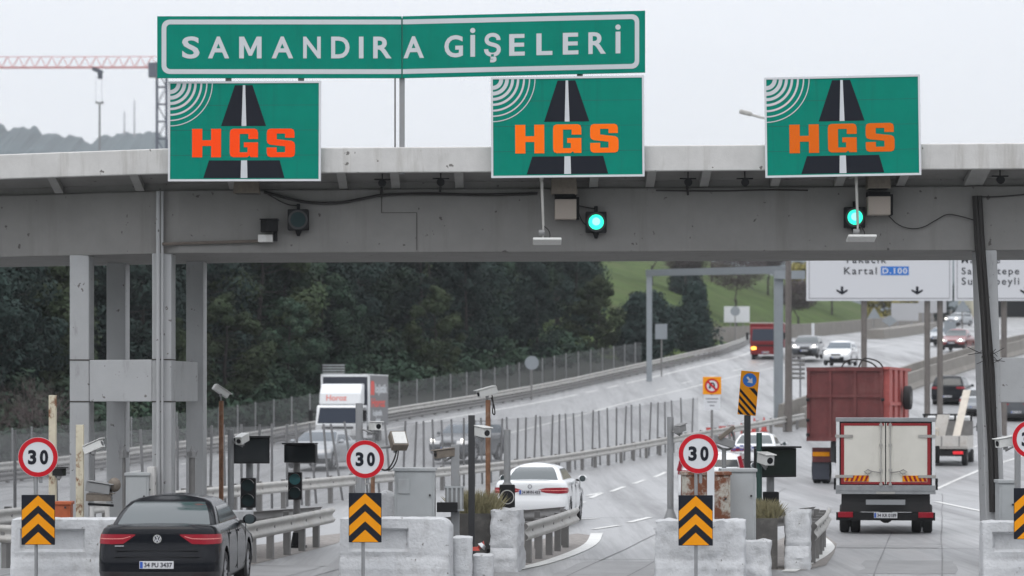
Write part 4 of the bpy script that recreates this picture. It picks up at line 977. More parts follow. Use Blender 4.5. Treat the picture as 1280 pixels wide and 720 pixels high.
# post with a black signal head seen at the tail of the middle island
D = 50; t = wthing('signal_post', 'grey post with a black round-lensed signal box above the tall rough white block', 'traffic light', at(634, D))
MB().cyl((*at(634, D)[:2], 0), pt(634, 537, D), .06).build('pole', 'post_grey', t, smooth=True)
q = pt(634, 621, D - .1); MB().box(q, (.27, .24, .42)).build('signal_head', 'matt_black', t, bevel=.02)
ring = MB(); ring.disc((q.x, q.z), .125, q.y - .124, 24, .108); ring.build('rim', 'galv', t, fix=False)
MB().cyl(pt(634, 610, D), pt(634, 603, D), .12, .07).build('collar', 'cam_grey', t)
D = 50.5; q = pt(963.5, 629, D - .1); MB().box(q - Vector((td.location.x, td.location.y, 0)), (.27, .24, .40)).build('signal_head', 'matt_black', td, bevel=.02)
# raised lid housing on an arched tube, right island
D = 50; t = wthing('lidded_lamp', 'tilted grey lamp housing with an open lid and arched tube, behind the third speed sign', 'lamp', at(905, D))
a = MB(); a.tube(smooth_path([pt(893, 556, D), pt(906, 563, D), pt(917, 560, D), pt(918, 545, D), pt(913, 537, D)], 2), .025); a.cyl(pt(905, 600, D), pt(905, 560, D), .04); a.build('tube', 'cam_grey', t)
rt = Matrix.Rotation(R(-38), 3, 'Y'); MB().box(pt(908, 541, D - .05), (.34, .22, .07), rt).build('lid', 'cam_brown', t, bevel=.012)
MB().box(pt(905, 552, D), (.36, .26, .14), Matrix.Rotation(R(18), 3, 'Y')).build('housing', 'cam_grey', t, bevel=.015)
# ------------------------------------------------------------------ planters
def planter(label, x0, x1, ytop, D, depth, gx0, gx1, gtop, sd):
    u = D / F; X0, X1 = (x0 - 640) * u, (x1 - 640) * u; zt_ = CH + (500 - ytop) * u; cx = (X0 + X1) / 2; W = X1 - X0
    t = thing('planter', label, 'planter', (cx, D + depth / 2, 0), 0, 'dark planters on the toll islands')
    mb = MB(); mb.bx(-W / 2, W / 2, -depth / 2, -depth / 2 + .06, 0, zt_); mb.bx(-W / 2, W / 2, depth / 2 - .06, depth / 2, 0, zt_); mb.bx(-W / 2, -W / 2 + .06, -depth / 2 + .061, depth / 2 - .061, 0, zt_); mb.bx(W / 2 - .06, W / 2, -depth / 2 + .061, depth / 2 - .061, 0, zt_)
    mb.build('tub', 'planter', t, bevel=.006); MB().bx(-W / 2 + .06, W / 2 - .06, -depth / 2 + .06, depth / 2 - .06, .05, zt_ - .05).build('soil', 'dirt', t)
    rr = random.Random(sd); gm = MB(); a, b = (gx0 - 640) * u - cx, (gx1 - 640) * u - cx; H = (ytop - gtop) * u + .05
    for k in range(1300):
        x = rr.uniform(a * .8, b * .8); y = rr.uniform(-depth / 2 + .06, depth / 2 - .06); f = 1 - abs(2 * (x - (a + b) / 2) / (b - a)) ** 3
        L = H * rr.uniform(.5, 1.05) * (0.55 + .45 * f); lx, ly = rr.gauss(0, .10) + x * .25, rr.gauss(0, .1); wd = .007
        gm.add([(x - wd, y, zt_ - .06), (x + wd, y, zt_ - .06), (x + lx * .5 + wd * .7, y + ly * .5, zt_ - .06 + L * .6), (x + lx, y + ly, zt_ - .06 + L)], [(0, 1, 2, 3)])
    gm.build('grass_tuft', 'dry_grass', t, fix=False)
planter('dark planter with a dry grassy bush on the middle island', 572, 617, 642, 48.9, .7, 568, 626, 610, 3)
planter('dark planter with a dry grassy tuft on the right island', 943, 972, 648, 49.3, .7, 941, 974, 622, 4)
D = 47.7; t = wthing('litter', 'crumpled red and white litter lying by the middle planter', 'litter', pt(603, 688, D))
for k, (dx, m_) in enumerate(((-.12, 'litter_red'), (0, 'sign_white'), (.1, 'matt_black'), (-.02, 'litter_red'))):
    q = pt(603, 686, D) + Vector((dx, .02 * k, .05 * (k % 2))); MB().box(q, (.15, .1, .06), Matrix.Rotation(k * .8, 3, 'Y') @ Matrix.Rotation(k * 1.1, 3, 'Z'), taper=.6).build('scrap', m_, t)
# ------------------------------------------------------------------ vehicles
def ring_pts(yr, yf, w_, rr, rf, bulge=0.06):
    """plan outline at one height: rear bulge, rounded corners; returns points and tags"""
    pts = []; nR, nC, nS = 12, 4, 18
    def push(x, y, tg, t): pts.append((x, y, tg, t))
    for i in range(nR): t = i / nR; x = -(w_ - rr) + 2 * (w_ - rr) * t; push(x, yr + bulge * (x / w_) ** 2, 'rear', t)
    b = bulge * ((w_ - rr) / w_) ** 2
    for i in range(nC): a = R(90 * i / nC); push(w_ - rr + rr * math.sin(a), yr + b + rr * 1.3 * (1 - math.cos(a)), 'rr', i / nC)
    ya, yb = yr + b + rr * 1.3, yf - b - rf * 1.3
    for i in range(nS): t = i / nS; push(w_, ya + (yb - ya) * t, 'right', t)
    for i in range(nC): a = R(90 * i / nC); push(w_ - rf + rf * math.cos(a), yb + rf * 1.3 * math.sin(a), 'fr', i / nC)
    for i in range(nR): t = i / nR; x = (w_ - rf) - 2 * (w_ - rf) * t; push(x, yf - bulge * (x / w_) ** 2, 'front', t)
    for i in range(nC): a = R(90 * i / nC); push(-(w_ - rf) - rf * math.sin(a), yb + rf * 1.3 * math.cos(a), 'fl', i / nC)
    for i in range(nS): t = i / nS; push(-w_, yb + (ya - yb) * t, 'left', t)
    for i in range(nC): a = R(90 * i / nC); push(-(w_ - rr) - rr * math.cos(a), ya - rr * 1.3 * math.sin(a), 'rl', i / nC)
    return pts
class Shell:
    def __init__(s, levels, zf, crown=.03, capn=3, bottom=True):
        # levels: list of (z, yr, yf, w, rr, rf); zf(z, y) -> actual height
        s.rings = []; s.tags = None
        for z, yr, yf, w_, rr, rf in levels:
            p = ring_pts(yr, yf, w_, rr, rf); s.tags = [(q[2], q[3]) for q in p]
            s.rings.append([Vector((q[0], q[1], zf(z, q[1]))) for q in p])
        s.lz = [l[0] for l in levels]; n = s.n = len(s.rings[0])
        top = s.rings[-1]; yc = sum(p.y for p in top) / n; caps = []
        for k in range(1, capn + 1):
            f = 1 - k / (capn + .12); caps.append([Vector((p.x * f, yc + (p.y - yc) * (.72 + .28 * f), zf(levels[-1][0], yc + (p.y - yc) * (.72 + .28 * f)) + crown * (1 - f * f))) for p in top])
        allr = s.rings + caps; mb = MB()
        mb.v = [tuple(p) for r in allr for p in r]
        mb.f = [(j * n + i, j * n + (i + 1) % n, (j + 1) * n + (i + 1) % n, (j + 1) * n + i) for j in range(len(allr) - 1) for i in range(n)]
        mb.f.append(tuple(range((len(allr) - 1) * n, len(allr) * n)))
        if bottom: mb.f.append(tuple(range(n - 1, -1, -1)))
        s.mb = mb
    def patch(s, sel, off=.004, thick=.0):
        """faces of the shell chosen by sel(tag, t, z0, z1, centre), lifted off the surface"""
        n = s.n; use = {}; mb = MB(); fs = []
        def nrm(j, i):
            a = s.rings[j][(i + 1) % n] - s.rings[j][i - 1]
            u = s.rings[min(j + 1, len(s.rings) - 1)][i] - s.rings[max(j - 1, 0)][i]
            v = a.cross(u); return v.normalized() if v.length > 1e-9 else Vector((0, 0, 1))
        def V(j, i):
            i %= n
            if (j, i) not in use: use[(j, i)] = len(mb.v); mb.v.append(tuple(s.rings[j][i] + nrm(j, i) * off))
            return use[(j, i)]
        for j in range(len(s.rings) - 1):
            for i in range(n):
                tg, t = s.tags[i]; c = (s.rings[j][i] + s.rings[j + 1][(i + 1) % n]) / 2
                if sel(tg, t, s.lz[j], s.lz[j + 1], c): mb.f.append((V(j, i), V(j, i + 1), V(j + 1, i + 1), V(j + 1, i)))
        return mb
    def surf(s, i, z, off):
        j = 0
        while j < len(s.lz) - 2 and z > s.lz[j + 1]: j += 1
        f = (z - s.lz[j]) / (s.lz[j + 1] - s.lz[j]); n = s.n; a = math.floor(i); b = i - a
        P = lambda jj, ii: s.rings[jj][ii % n]
        p0 = P(j, a).lerp(P(j, a + 1), b); p1 = P(j + 1, a).lerp(P(j + 1, a + 1), b)
        nn = (P(j, a + 1) - P(j, a)).cross(P(j + 1, a) - P(j, a)); nn = nn.normalized() if nn.length > 1e-9 else Vector((0, -1, 0))
        return p0.lerp(p1, f) + nn * off
    def band(s, prof, off=.007, per=6, rows=3):
        """strip on the shell: prof = [(ring index, z low, z high), ...]"""
        mb = MB(); cols = []
        for (i0, a0, b0), (i1, a1, b1) in zip(prof, prof[1:]):
            for k in range(per): f = k / per; cols.append((i0 + (i1 - i0) * f, a0 + (a1 - a0) * f, b0 + (b1 - b0) * f))
        cols.append(prof[-1])
        for i, a, b in cols: mb.v += [tuple(s.surf(i, a + (b - a) * r / rows, off)) for r in range(rows + 1)]
        m = rows + 1; mb.f = [(c * m + r, (c + 1) * m + r, (c + 1) * m + r + 1, c * m + r + 1) for c in range(len(cols) - 1) for r in range(rows)]
        return mb
def cut_arches(me, axles, w_, r, zc):
    o = bpy.data.objects.new('tmp', me); COL.objects.link(o); cutters = []
    mb = MB()
    for y in axles:
        for s in (-1, 1): mb.cyl((s * (w_ - .26), y, zc), (s * (w_ + .3), y, zc), r, n=28)
    c = bpy.data.objects.new('tmpc', mb.mesh('tmpc')); COL.objects.link(c)
    b = o.modifiers.new('b', 'BOOLEAN'); b.operation = 'DIFFERENCE'; b.object = c; b.solver = 'EXACT'
    dg = bpy.context.evaluated_depsgraph_get(); dg.update()
    m2 = bpy.data.meshes.new_from_object(o.evaluated_get(dg))
    bpy.data.objects.remove(o); bpy.data.objects.remove(c); return m2
def wheel(t, x, y, r=.32, w_=.21, side=1, rim='alloy'):
    tp = [(r * .62, -w_ / 2), (r * .9, -w_ / 2), (r, -w_ * .36), (r, w_ * .36), (r * .9, w_ / 2), (r * .62, w_ / 2)]; n = 26; vs = []; fs = []
    for i in range(n):
        a = 2 * math.pi * i / n
        for rr, xx in tp: vs.append((x + xx, y + rr * math.cos(a), r + rr * math.sin(a)))
    k = len(tp)
    for i in range(n):
        for j in range(k): fs.append((i * k + j, i * k + (j + 1) % k, ((i + 1) % n) * k + (j + 1) % k, ((i + 1) % n) * k + j))
    mb = MB(); mb.add(vs, fs); o = mb.build('wheel', 'rubber', t, smooth=True, angle=35)
    rm = MB(); xo = x + side * w_ * .40; rm.cyl((x - side * w_ * .1, y, r), (x + side * w_ * .22, y, r), r * .62, n=24)
    for i in range(10):
        a = 2 * math.pi * i / 10 + (.16 if i % 2 else 0); c, s_ = math.cos(a), math.sin(a)
        rm.box((xo, y + c * r * .36, r + s_ * r * .36), (.03, r * .52, .045), Matrix.Rotation(a, 3, 'X'))
    rm.cyl((xo - side * .03, y, r), (xo + side * .012, y, r), r * .16, n=12)
    q = MB(); n2 = 24
    for i in range(n2):
        a, b = 2 * math.pi * i / n2, 2 * math.pi * (i + 1) / n2
        q.add([(xo, y + r * k_ * math.cos(a_), r + r * k_ * math.sin(a_)) for k_, a_ in ((.54, a), (.63, a), (.63, b), (.54, b))], [(0, 1, 2, 3)])
    rm.add(q.v, q.f); rm.build('rim', rim, o, fix=False)
    return o
def plate(t, x, y, z, text, wd=.50, ht=.11, back=True, slope=0.0):
    s = -1 if back else 1
    p = MB().bx(x - wd / 2, x + wd / 2, y - .006, y + .006, z - ht / 2, z + ht / 2).build('number_plate', 'plate_white', t, bevel=.004)
    e = MB(); e.rect(x - wd / 2 + .008, x - wd / 2 + .05, z - ht / 2 + .008, z + ht / 2 - .008, y - .008)
    if not back: e.v = [(2 * x - a, 2 * y - b, c) for a, b, c in e.v]
    e.build('plate_band', 'plate_blue', p, fix=False)
    m = MB(); text_into(m, text, x - wd / 2 + .07, z - ht * .31, y - .008, ht * .62, wd - .09, .03)
    if not back: m.v = [(2 * x - a, 2 * y - b, c) for a, b, c in m.v]
    m.build('plate_text', 'plate_ink', p, fix=False)
def car(label, loc, heading, kind='sedan', paint='car_black', L=4.7, W=1.82, H=1.46, glass='glass_dark', lights=None, text='34 PU 3437', emblem=None, front=False, detail=2, group='cars on the motorway', name='car', tail='lamp_red', rear_glass=None, wr=.33, gw=0.0):
    t = thing(name, label, 'car', loc, -R(heading), group); hw = W / 2
    suv = kind == 'suv'
    belt = .98 if not suv else 1.06
    lid = 1.06 if not suv else 1.10
    y0f = L
    if not suv: lv = [(.20, .16, L - .20, hw - .10), (.27, .05, L - .08, hw - .03), (.40, .0, L - .02, hw - .004), (.52, .0, L, hw), (.62, .02, L, hw), (.70, .055, L - .02, hw), (.80, .075, L - .05, hw - .004), (.845, .078, L - .07, hw - .008), (.89, .081, L - .09, hw - .013), (.935, .085, L - .12, hw - .02), (1.01, .09, L - .26, hw - .055), (1.055, .13, L - .40, hw - .10)]
    else: lv = [(.26, .14, L - .18, hw - .08), (.34, .04, L - .08, hw - .02), (.46, .0, L - .02, hw), (.60, .0, L, hw), (.72, .03, L, hw), (.82, .05, L - .03, hw), (.92, .06, L - .06, hw - .004), (.96, .063, L - .08, hw - .009), (1.0, .066, L - .11, hw - .014), (1.04, .07, L - .14, hw - .02), (1.10, .09, L - .26, hw - .05), (1.13, .14, L - .38, hw - .10)]
    hood = .80 if not suv else .88
    def zf(z, y):
        k = sm(L * .58, L * 1.0, y); zz = z if z < .5 else .5 + (z - .5) * (1 - k * (1 - (hood - .5) / (lv[-1][0] - .5)))
        return zz
    levels = [(z, yr, yf, w_, .22 if z > .3 else .2, .28) for z, yr, yf, w_ in lv]
    S = Shell(levels, zf, crown=.025)
    me = S.mb.mesh('body'); ax = (1.0, L - .92)
    if detail: me = cut_arches(me, ax, hw, wr + .065, wr)
    body = link('body', me, paint, t, smooth=True, angle=42)
    # greenhouse
    zt = H - .035
    if not suv: gh = [(belt - .02, .58, L - 1.05, hw - .09), (belt + .07, .66, L - 1.22, hw - .10), (belt + .12, .74, L - 1.32, hw - .115), (belt + .22, .92, L - 1.52, hw - .15), (belt + .32, 1.12, L - 1.74, hw - .20), (zt - .045, 1.32, L - 1.95, hw - .255), (zt, 1.52, L - 2.10, hw - .34)]
    else: gh = [(belt - .02, .10, L - .98, hw - .06), (belt + .07, .14, L - 1.12, hw - .075), (belt + .13, .17, L - 1.20, hw - .09), (belt + .26, .24, L - 1.40, hw - .125), (belt + .40, .32, L - 1.62, hw - .165), (zt - .07, .40, L - 1.78, hw - .21), (zt, .52, L - 1.95, hw - .26)]
    gh = [(z, a, b, w_ - gw * (.5 + .5 * k / 6)) for k, (z, a, b, w_) in enumerate(gh)]
    GH = Shell([(z, a, b, w_, .09, .16) for z, a, b, w_ in gh], lambda z, y: z, crown=.055, bottom=True)
    GH.mb.build('roof', paint, t, smooth=True, angle=50)
    zlo, zhi = gh[1][0], gh[5][0]
    GH.patch(lambda tg, t_, a, b, c: (tg == 'rear' and t_ < .99 and a >= zlo - .001 and b <= zhi + .001), .005).build('rear_window', rear_glass or glass, t, smooth=True, fix=False)
    GH.patch(lambda tg, t_, a, b, c: (tg == 'front' or (tg in ('fr', 'fl') and (t_ > .4 if tg == 'fr' else t_ < .6))) and a >= zlo - .001 and b <= zhi + .001, .005).build('windscreen', glass, t, smooth=True, fix=False)
    for side in ('right', 'left'):
        def rel(t_): return t_ if side == 'right' else 1 - t_ - 1 / 18
        for nm, a0, a1 in (('rear', .07, .46), ('front', .50, .93)):
            GH.patch(lambda tg, t_, a, b, c: tg == side and a0 <= rel(t_) <= a1 and a >= zlo - .001 and b <= zhi - .02, .005).build('side_window', glass, t, smooth=True, fix=False)
    # bumper trim, lamps
    S.patch(lambda tg, t_, a, b, c: b < .41 and tg in ('rear', 'rr', 'rl', 'front', 'fr', 'fl') , .004).build('bumper_trim', 'dark_trim', t, smooth=True, fix=False)
    za, zb = lv[6][0], lv[9][0]
    if suv: tp = [(10.2, za + .02, zb - .01), (10.8, za, zb), (12, za, zb), (16.2, za + .01, zb), (16.8, za + .04, zb - .02)]
    elif paint == 'car_white': tp = [(7.7, .835, .855), (9.4, .785, .895), (12, .765, .905), (15.2, .775, .90), (16.6, .82, .87)]
    else: tp = [(9.0, .925, .938), (9.3, .90, .94), (10.5, .80, .94), (12, .795, .94), (16, .80, .935), (16.6, .84, .925)]
    for s in (0, 1):
        S.band([(i if s else 12 - i, a, b) for i, a, b in tp]).build('tail_lamp', tail, t, smooth=True, fix=False)
    zc, zd = (lv[5][0], lv[9][0])
    for s in (0, 1):
        S.patch(lambda tg, t_, a, b, c: zc - .001 <= a and b <= zd + .001 and ((tg == 'front' and (t_ < .20 if s == 0 else t_ > .76)) or (tg == ('fr' if s == 0 else 'fl'))), .006).build('headlamp', 'lamp_clear', t, smooth=True, fix=False)
    if front:
        S.patch(lambda tg, t_, a, b, c: lv[4][0] - .001 <= a and b <= lv[6][0] + .001 and tg == 'front' and .2 < t_ < .75, .005).build('grille', 'black', t, smooth=True, fix=False)
        S.patch(lambda tg, t_, a, b, c: a >= .26 and b <= lv[3][0] + .001 and tg == 'front' and .12 < t_ < .85, .007).build('air_intake', 'matt_black', t, smooth=True, fix=False)
        plate(t, 0, L + .012, .52, text, back=False)
        if lights:
            for s in (-1, 1):
                y = L - .10; m = MB(); m.sphere((s * (hw - .24), y - .02, lv[6][0] - .06), .085, 12, 8, (1, .9, .8)); m.build('headlamp_bulb', 'lamp_lit', t, smooth=True)
    if not front or detail > 1:
        plate(t, 0, -.012 + (.0 if suv or paint != 'car_white' else .07), .50 if paint != 'car_white' else .80, text)
    for s in (-1, 1):
        m = MB(); ym = L - 1.62 if not suv else L - 1.5; m.sphere((s * (hw + .09), ym, belt + .06), .1, 10, 6, (1.1, .65, .8)); mi_ = m.build('mirror', paint, t, smooth=True)
        m = MB(); m.box((s * (hw - .0), ym + .02, belt + .02), (.14, .06, .05)); m.build('mirror_arm', 'dark_trim', mi_)
        m = MB(); m.disc((s * (hw + .095), belt + .06), .075, ym - .062, 14); m.build('mirror_glass', 'glass_rear', mi_, fix=False)
    for y in ax:
        for s in (-1, 1): wheel(t, s * (hw - .115), y, wr, .21, s)
    if detail:
        u = MB()
        u.bx(-hw + .3, hw - .3, .3, L - .3, .19, .6); u.build('underside', 'under', t)
    t['kind_'] = 0; del t['kind_']
    return t, S, GH, lv
# ---- black sedan in the left lane
tS, S, GH, lv = car('black sedan seen from behind in the left lane, plate 34 PU 3437', Vector((-5.17, 41.9, 0)), 1.5, 'sedan', 'car_black', 4.77, 1.79, 1.45, gw=.03, glass='glass_dark', text='34 PU 3437', rear_glass='glass_rear', tail='lamp_red', wr=.335)
yb = .085
e = MB(); e.disc((0, .875), .060, yb - .030, 32, .052); e.build('emblem_ring', 'cam_white', tS, fix=False)
e = MB(); e.disc((0, .875), .057, yb - .022, 32); e.build('emblem_back', 'navy', tS, fix=False)
def stroke(mb, a, b, wd, y):
    d = Vector((b[0] - a[0], b[1] - a[1])); n = Vector((-d.y, d.x)).normalized() * wd / 2
    mb.poly([(a[0] + n.x, a[1] + n.y), (a[0] - n.x, a[1] - n.y), (b[0] - n.x, b[1] - n.y), (b[0] + n.x, b[1] + n.y)], y)
e = MB(); z = .875
for k, (a, b) in enumerate((((-.019, .041), (-.001, .006)), ((.019, .041), (.001, .006)), ((-.040, .020), (-.018, -.036)), ((-.018, -.036), (0, -.001)), ((0, -.001), (.018, -.036)), ((.018, -.036), (.040, .020)))):
    stroke(e, (a[0] * 1.15, z + a[1] * 1.15), (b[0] * 1.15, z + b[1] * 1.15), .011, yb - .026 - .0004 * k)
e.build('emblem_letters', 'plate_white', tS, fix=False)
# lamp light bars, seams, bumper reflector, badge
for s in (-1, 1):
    S.band([(i if s > 0 else 12 - i, z_, z_ + .010) for i, z_ in ((9.6, .905), (10.6, .872), (12, .868), (15.8, .868))], .010, rows=1).build('lamp_bar', 'pink_red', tS, smooth=True, fix=False)
    e = MB().bx(s * .50, s * .86, -.004, .02, .285, .315); e.build('reflector', 'lamp_red', tS)
e = MB().bx(-.62, -.49, .062, .09, .765, .778); e.build('badge', 'chrome', tS)
e = MB(); e.bx(-.62, .62, .018, .06, .612, .620); e.bx(-.60, .60, .05, .09, .70, .706); e.build('seam', 'matt_black', tS)
S2 = MB(); GHs = GH
GH.patch(lambda tg, t_, a, b, c: tg in ('right', 'left') and a < GH.lz[1] - .001 and b <= GH.lz[1] + .001, .008).build('window_trim', 'chrome', tS, smooth=True, fix=False)
for s in (-1, 1):
    e = MB()
    for y in (1.55, 2.55): e.box((s * .892, y, .90), (.03, .2, .028))
    e.build('door_handle', 'car_black', tS, bevel=.006)
    e = MB()
    for y in (1.35, 2.35, 3.42): e.bx(s * .885, s * .8965, y, y + .007, .32, .97)
    e.build('door_seam', 'matt_black', tS)
# ---- white sedan past the middle island
tW, S, GH, lv = car('white sedan with its right side showing, behind the middle island guardrail', Vector(((662 - 640) * 65.5 / F, 65.5, 0)), 6.5, 'sedan', 'car_white', 4.62, 1.70, 1.42, 'glass_dark', gw=.13, text='34 MVN 433', rear_glass='glass_rear', tail='lamp_red', wr=.32)
e = MB(); e.disc((0, .93), .05, .05, 20, .03); e.build('emblem', 'chrome', tW, fix=False)
for s in (-1, 1):
    S.band([(i if s > 0 else 12 - i, z_, z_ + .014) for i, z_ in ((8.4, .838), (12, .832), (15, .835))], .010, rows=1).build('lamp_bar', 'pink_red', tW, smooth=True, fix=False)
    e = MB()
    for y in (1.5, 2.5): e.box((s * .845, y, .90), (.03, .2, .028))
    e.build('door_handle', 'car_white', tW, bevel=.006)
    e = MB()
    for y in (1.3, 2.3, 3.35): e.bx(s * .838, s * .8515, y, y + .007, .32, .97)
    e.build('door_seam', 'matt_black', tW)
def carat(px, py, *a, **k):
    p = G(px, py); return p
# ---- the other cars, placed on the ground they stand on
def other(label, px, py, heading, **k):
    p = G(px, py); return car(label, p, heading, **k)[0]
other('black SUV driving away up the right carriageway, left of the white planks', 1184, 507, 16, kind='suv', paint='car_black', L=4.5, W=1.86, H=1.66, text='34 KEJ 58', detail=1)
other('pale car half hidden behind the gantry column, beside the black SUV', 1219, 521, 16, kind='sedan', paint='car_silver', L=4.5, W=1.78, H=1.48, text='34 BTR 07', detail=1)
other('dark car at the right edge of the picture just above the speed sign', 1270, 528, 14, kind='sedan', paint='car_grey', L=4.6, W=1.82, H=1.5, text='34 FT 902', detail=1)
pc = other('white car with blue chequered stripes, beyond the black sign post on the right island', 941, 590, 10, kind='sedan', paint='car_white', L=4.5, W=1.78, H=1.47, text='34 A 5410', detail=1, rear_glass='glass_rear')
e = MB()
for i in range(6):
    for j in range(3):
        if (i + j) % 2 == 0: e.rect(-.80 + .15 * i, -.66 + .15 * i, .82 + .07 * j, .88 + .07 * j, .035)
e.build('chequered_stripe', 'police_blue', pc, fix=False)
pc2 = car('white hatchback with a dark rear window hidden behind the third speed sign', Vector(((888 - 640) * 76 / F, 76, 0)), 8, 'suv', 'car_white', 4.3, 1.8, 1.5, 'glass_dark', text='34 NZ 117', detail=1)[0]
e = MB()
for s in (-1, 1): e.box((s * .80, .17, 1.22), (.11, .1, .42), Matrix.Rotation(R(-14 * s), 3, 'Y'))
e.build('tail_lamp', 'lamp_red', pc2, bevel=.02)
other('silver car coming down in front of the white box truck', 424, 583, 193, kind='sedan', paint='car_silver', L=4.65, W=1.82, H=1.47, front=True, text='34 GS 6045', glass='glass_blue', detail=1)
other('dark grey SUV with lit headlamps behind the median pickets, by the rusty camera post', 612, 575, 203, kind='suv', paint='car_grey', L=4.4, W=1.82, H=1.6, front=True, text='34 DZ 2280', lights=True, glass='glass_blue', detail=1)
other('black and silver SUV with lit headlamps beside the distant red truck', 1015, 449, 193, kind='suv', paint='car_grey', L=4.5, W=1.84, H=1.62, front=True, lights=True, glass='glass_rear', detail=1)
other('white SUV coming down the middle of the far carriageway', 1057, 458, 195, kind='suv', paint='car_white', L=4.5, W=1.84, H=1.66, front=True, lights=True, glass='glass_blue', detail=1)
other('dark red car with bright headlamps coming down near the gantry column', 1205, 439, 201, kind='sedan', paint='car_red', L=4.5, W=1.84, H=1.6, front=True, lights=True, glass='glass_rear', detail=1)
other('silver car just behind the dark red car, partly hidden by the sign pole', 1184, 432, 201, kind='sedan', paint='car_silver', L=4.4, W=1.76, H=1.47, front=True, glass='glass_blue', detail=1)
other('farthest pale car with lit headlamps at the top of the road', 1209, 408, 215, kind='suv', paint='car_silver', L=4.5, W=1.85, H=1.6, front=True, lights=True, glass='glass_rear', detail=1)

# ---- trucks
def twheels(t, xs_ys, r=.38, w_=.24, rim='galv_dark'):
    for x, y in xs_ys: wheel(t, x, y, r, w_, 1 if x > 0 else -1, rim)
def box_truck_rear():
    D = 62.2; t = thing('box_truck', 'small box truck with cream rear doors framed in dark red, in the right lane', 'truck', ((1107 - 640) * D / F, D, 0), -R(7.8), 'trucks on the motorway')
    hw = 1.06; z0, z1, L = 1.03, 2.50, 3.1
    MB().bx(-hw, hw, .02, L, z0 + .06, z1).build('cargo_box', 'car_white', t, bevel=.02)
    MB().bx(-hw - .01, hw + .01, -.03, .06, z1 - .07, z1 + .02).build('rear_header', 'truck_grey', t, bevel=.01); MB().bx(-hw - .01, hw + .01, -.03, .06, z0 - .10, z0 + .03).build('rear_sill', 'truck_grey', t, bevel=.01)
    f = MB(); f.bx(-hw, -hw + .07, -.028, .03, z0 + .03, z1 - .07); f.bx(hw - .07, hw, -.028, .03, z0 + .03, z1 - .07); f.build('corner_post', 'car_white', t)
    f = MB(); f.bx(-hw + .07, hw - .07, -.012, .02, z0 + .03, z1 - .07); f.build('door_seal', 'matt_black', t)
    for s in (-1, 1):
        x0, x1 = sorted((s * .012, s * (hw - .10)))
        dr = MB().bx(x0, x1, -.025, -.0121, z0 + .05, z1 - .10).build('door', 'cream', t, bevel=.005)
        fr = MB(); xo = s * (hw - .10)
        a, b = sorted((xo, xo - s * .07)); fr.bx(a, b, -.031, -.0251, z0 + .05, z1 - .10)
        a, b = sorted((s * .03, xo - s * .07)); fr.bx(a, b, -.031, -.0251, z1 - .155, z1 - .10); fr.bx(a, b, -.031, -.0251, z0 + .05, z0 + .10); fr.build('door_border', 'frame_red', dr)
        hz = MB(); a, b = sorted((xo - s * .08, xo - s * .60)); hz.bx(a, b, -.036, -.0312, z0 + .11, z0 + .24); hz.build('hazard_strip', 'sign_amber', dr)
        hr = MB(); zA, zB = z0 + .112, z0 + .238
        for k in range(5):
            x = a + .02 + k * .10; hr.poly([(x, zA), (x + .05, zA), (min(x + .10, b), zB), (x + .05, zB)] if s < 0 else [(x + .05, zA), (x + .10 if x + .10 < b else b, zA), (x + .05, zB), (x, zB)], -.0375)
        hr.build('hazard_stripes', 'lamp_red', dr, fix=False)
        br = MB(); br.cyl((s * .10, -.05, z0 + .02), (s * .10, -.05, z1 - .09), .016)
        for z in (z0 + .05, z0 + .36, z0 + .9, z1 - .14): br.bx(s * .10 - .035, s * .10 + .035, -.065, -.026, z - .025, z + .025)
        br.build('lock_bar', 'galv', dr)
        hd = MB(); hd.tube([(s * .10, -.06, z0 + .30), (s * .30, -.07, z0 + .33), (s * .38, -.07, z0 + .37), (s * .46, -.07, z0 + .32), (s * .38, -.07, z0 + .27), (s * .30, -.07, z0 + .31)], .012); hd.build('handle', 'galv_dark', dr)
        hg = MB()
        for z in (z0 + .22, z1 - .38): a, b = sorted((s * (hw + .02), s * (hw - .36))); hg.bx(a, b, -.045, -.0315, z - .03, z + .03)
        hg.build('hinge', 'galv', dr)
    MB().bx(-hw - .01, hw + .01, -.06, .4, z0 - .16, z0 - .101).build('step_board', 'truck_grey', t)
    MB().bx(-.42, .42, -.068, -.061, .64, .75).build('name_plate', 'sign_back', t)
    MB().bx(-.20, .20, -.07, -.0615, z0 - .158, z0 - .11).build('latch', 'galv', t)
    MB().bx(-.95, .95, .05, L, .48, z0 - .17).build('chassis', 'under', t)
    bm = MB().bx(-hw, hw, -.02, .10, .30, .47).build('bumper', 'matt_black', t)
    for s in (-1, 1):
        MB().bx(*sorted((s * .70, s * 1.02)), -.05, .05, .36, .48).build('tail_lamp', 'lamp_red', t, bevel=.01)
        MB().bx(*sorted((s * (hw + .0), s * (hw + .06))), .3, .5, .95, 1.2).build('mud_strip', 'black', t)
    plate(t, .0, -.034, .41, '34 KR 0189', .5, .12)
    MB().cyl((0, .9, .36), (0, 1.2, .36), .16).build('axle', 'under', t)
    twheels(t, [(s * x, .95) for s in (-1, 1) for x in (.66, .90)], .31, .21); twheels(t, [(s * .85, 3.6) for s in (-1, 1)], .31, .2)
    MB().bx(-.86, .86, L + .05, L + 1.5, .4, 1.95).build('cab', 'car_white', t, bevel=.08)
    for s in (-1, 1): 
        mr_ = MB().bx(*sorted((s * 1.10, s * 1.2)), L + .9, L + .95, 1.45, 1.85).build('mirror', 'matt_black', t, bevel=.02)
        MB().cyl((s * .86, L + 1.0, 1.65), (s * 1.12, L + .95, 1.7), .015).build('mirror_arm', 'matt_black', mr_)
box_truck_rear()
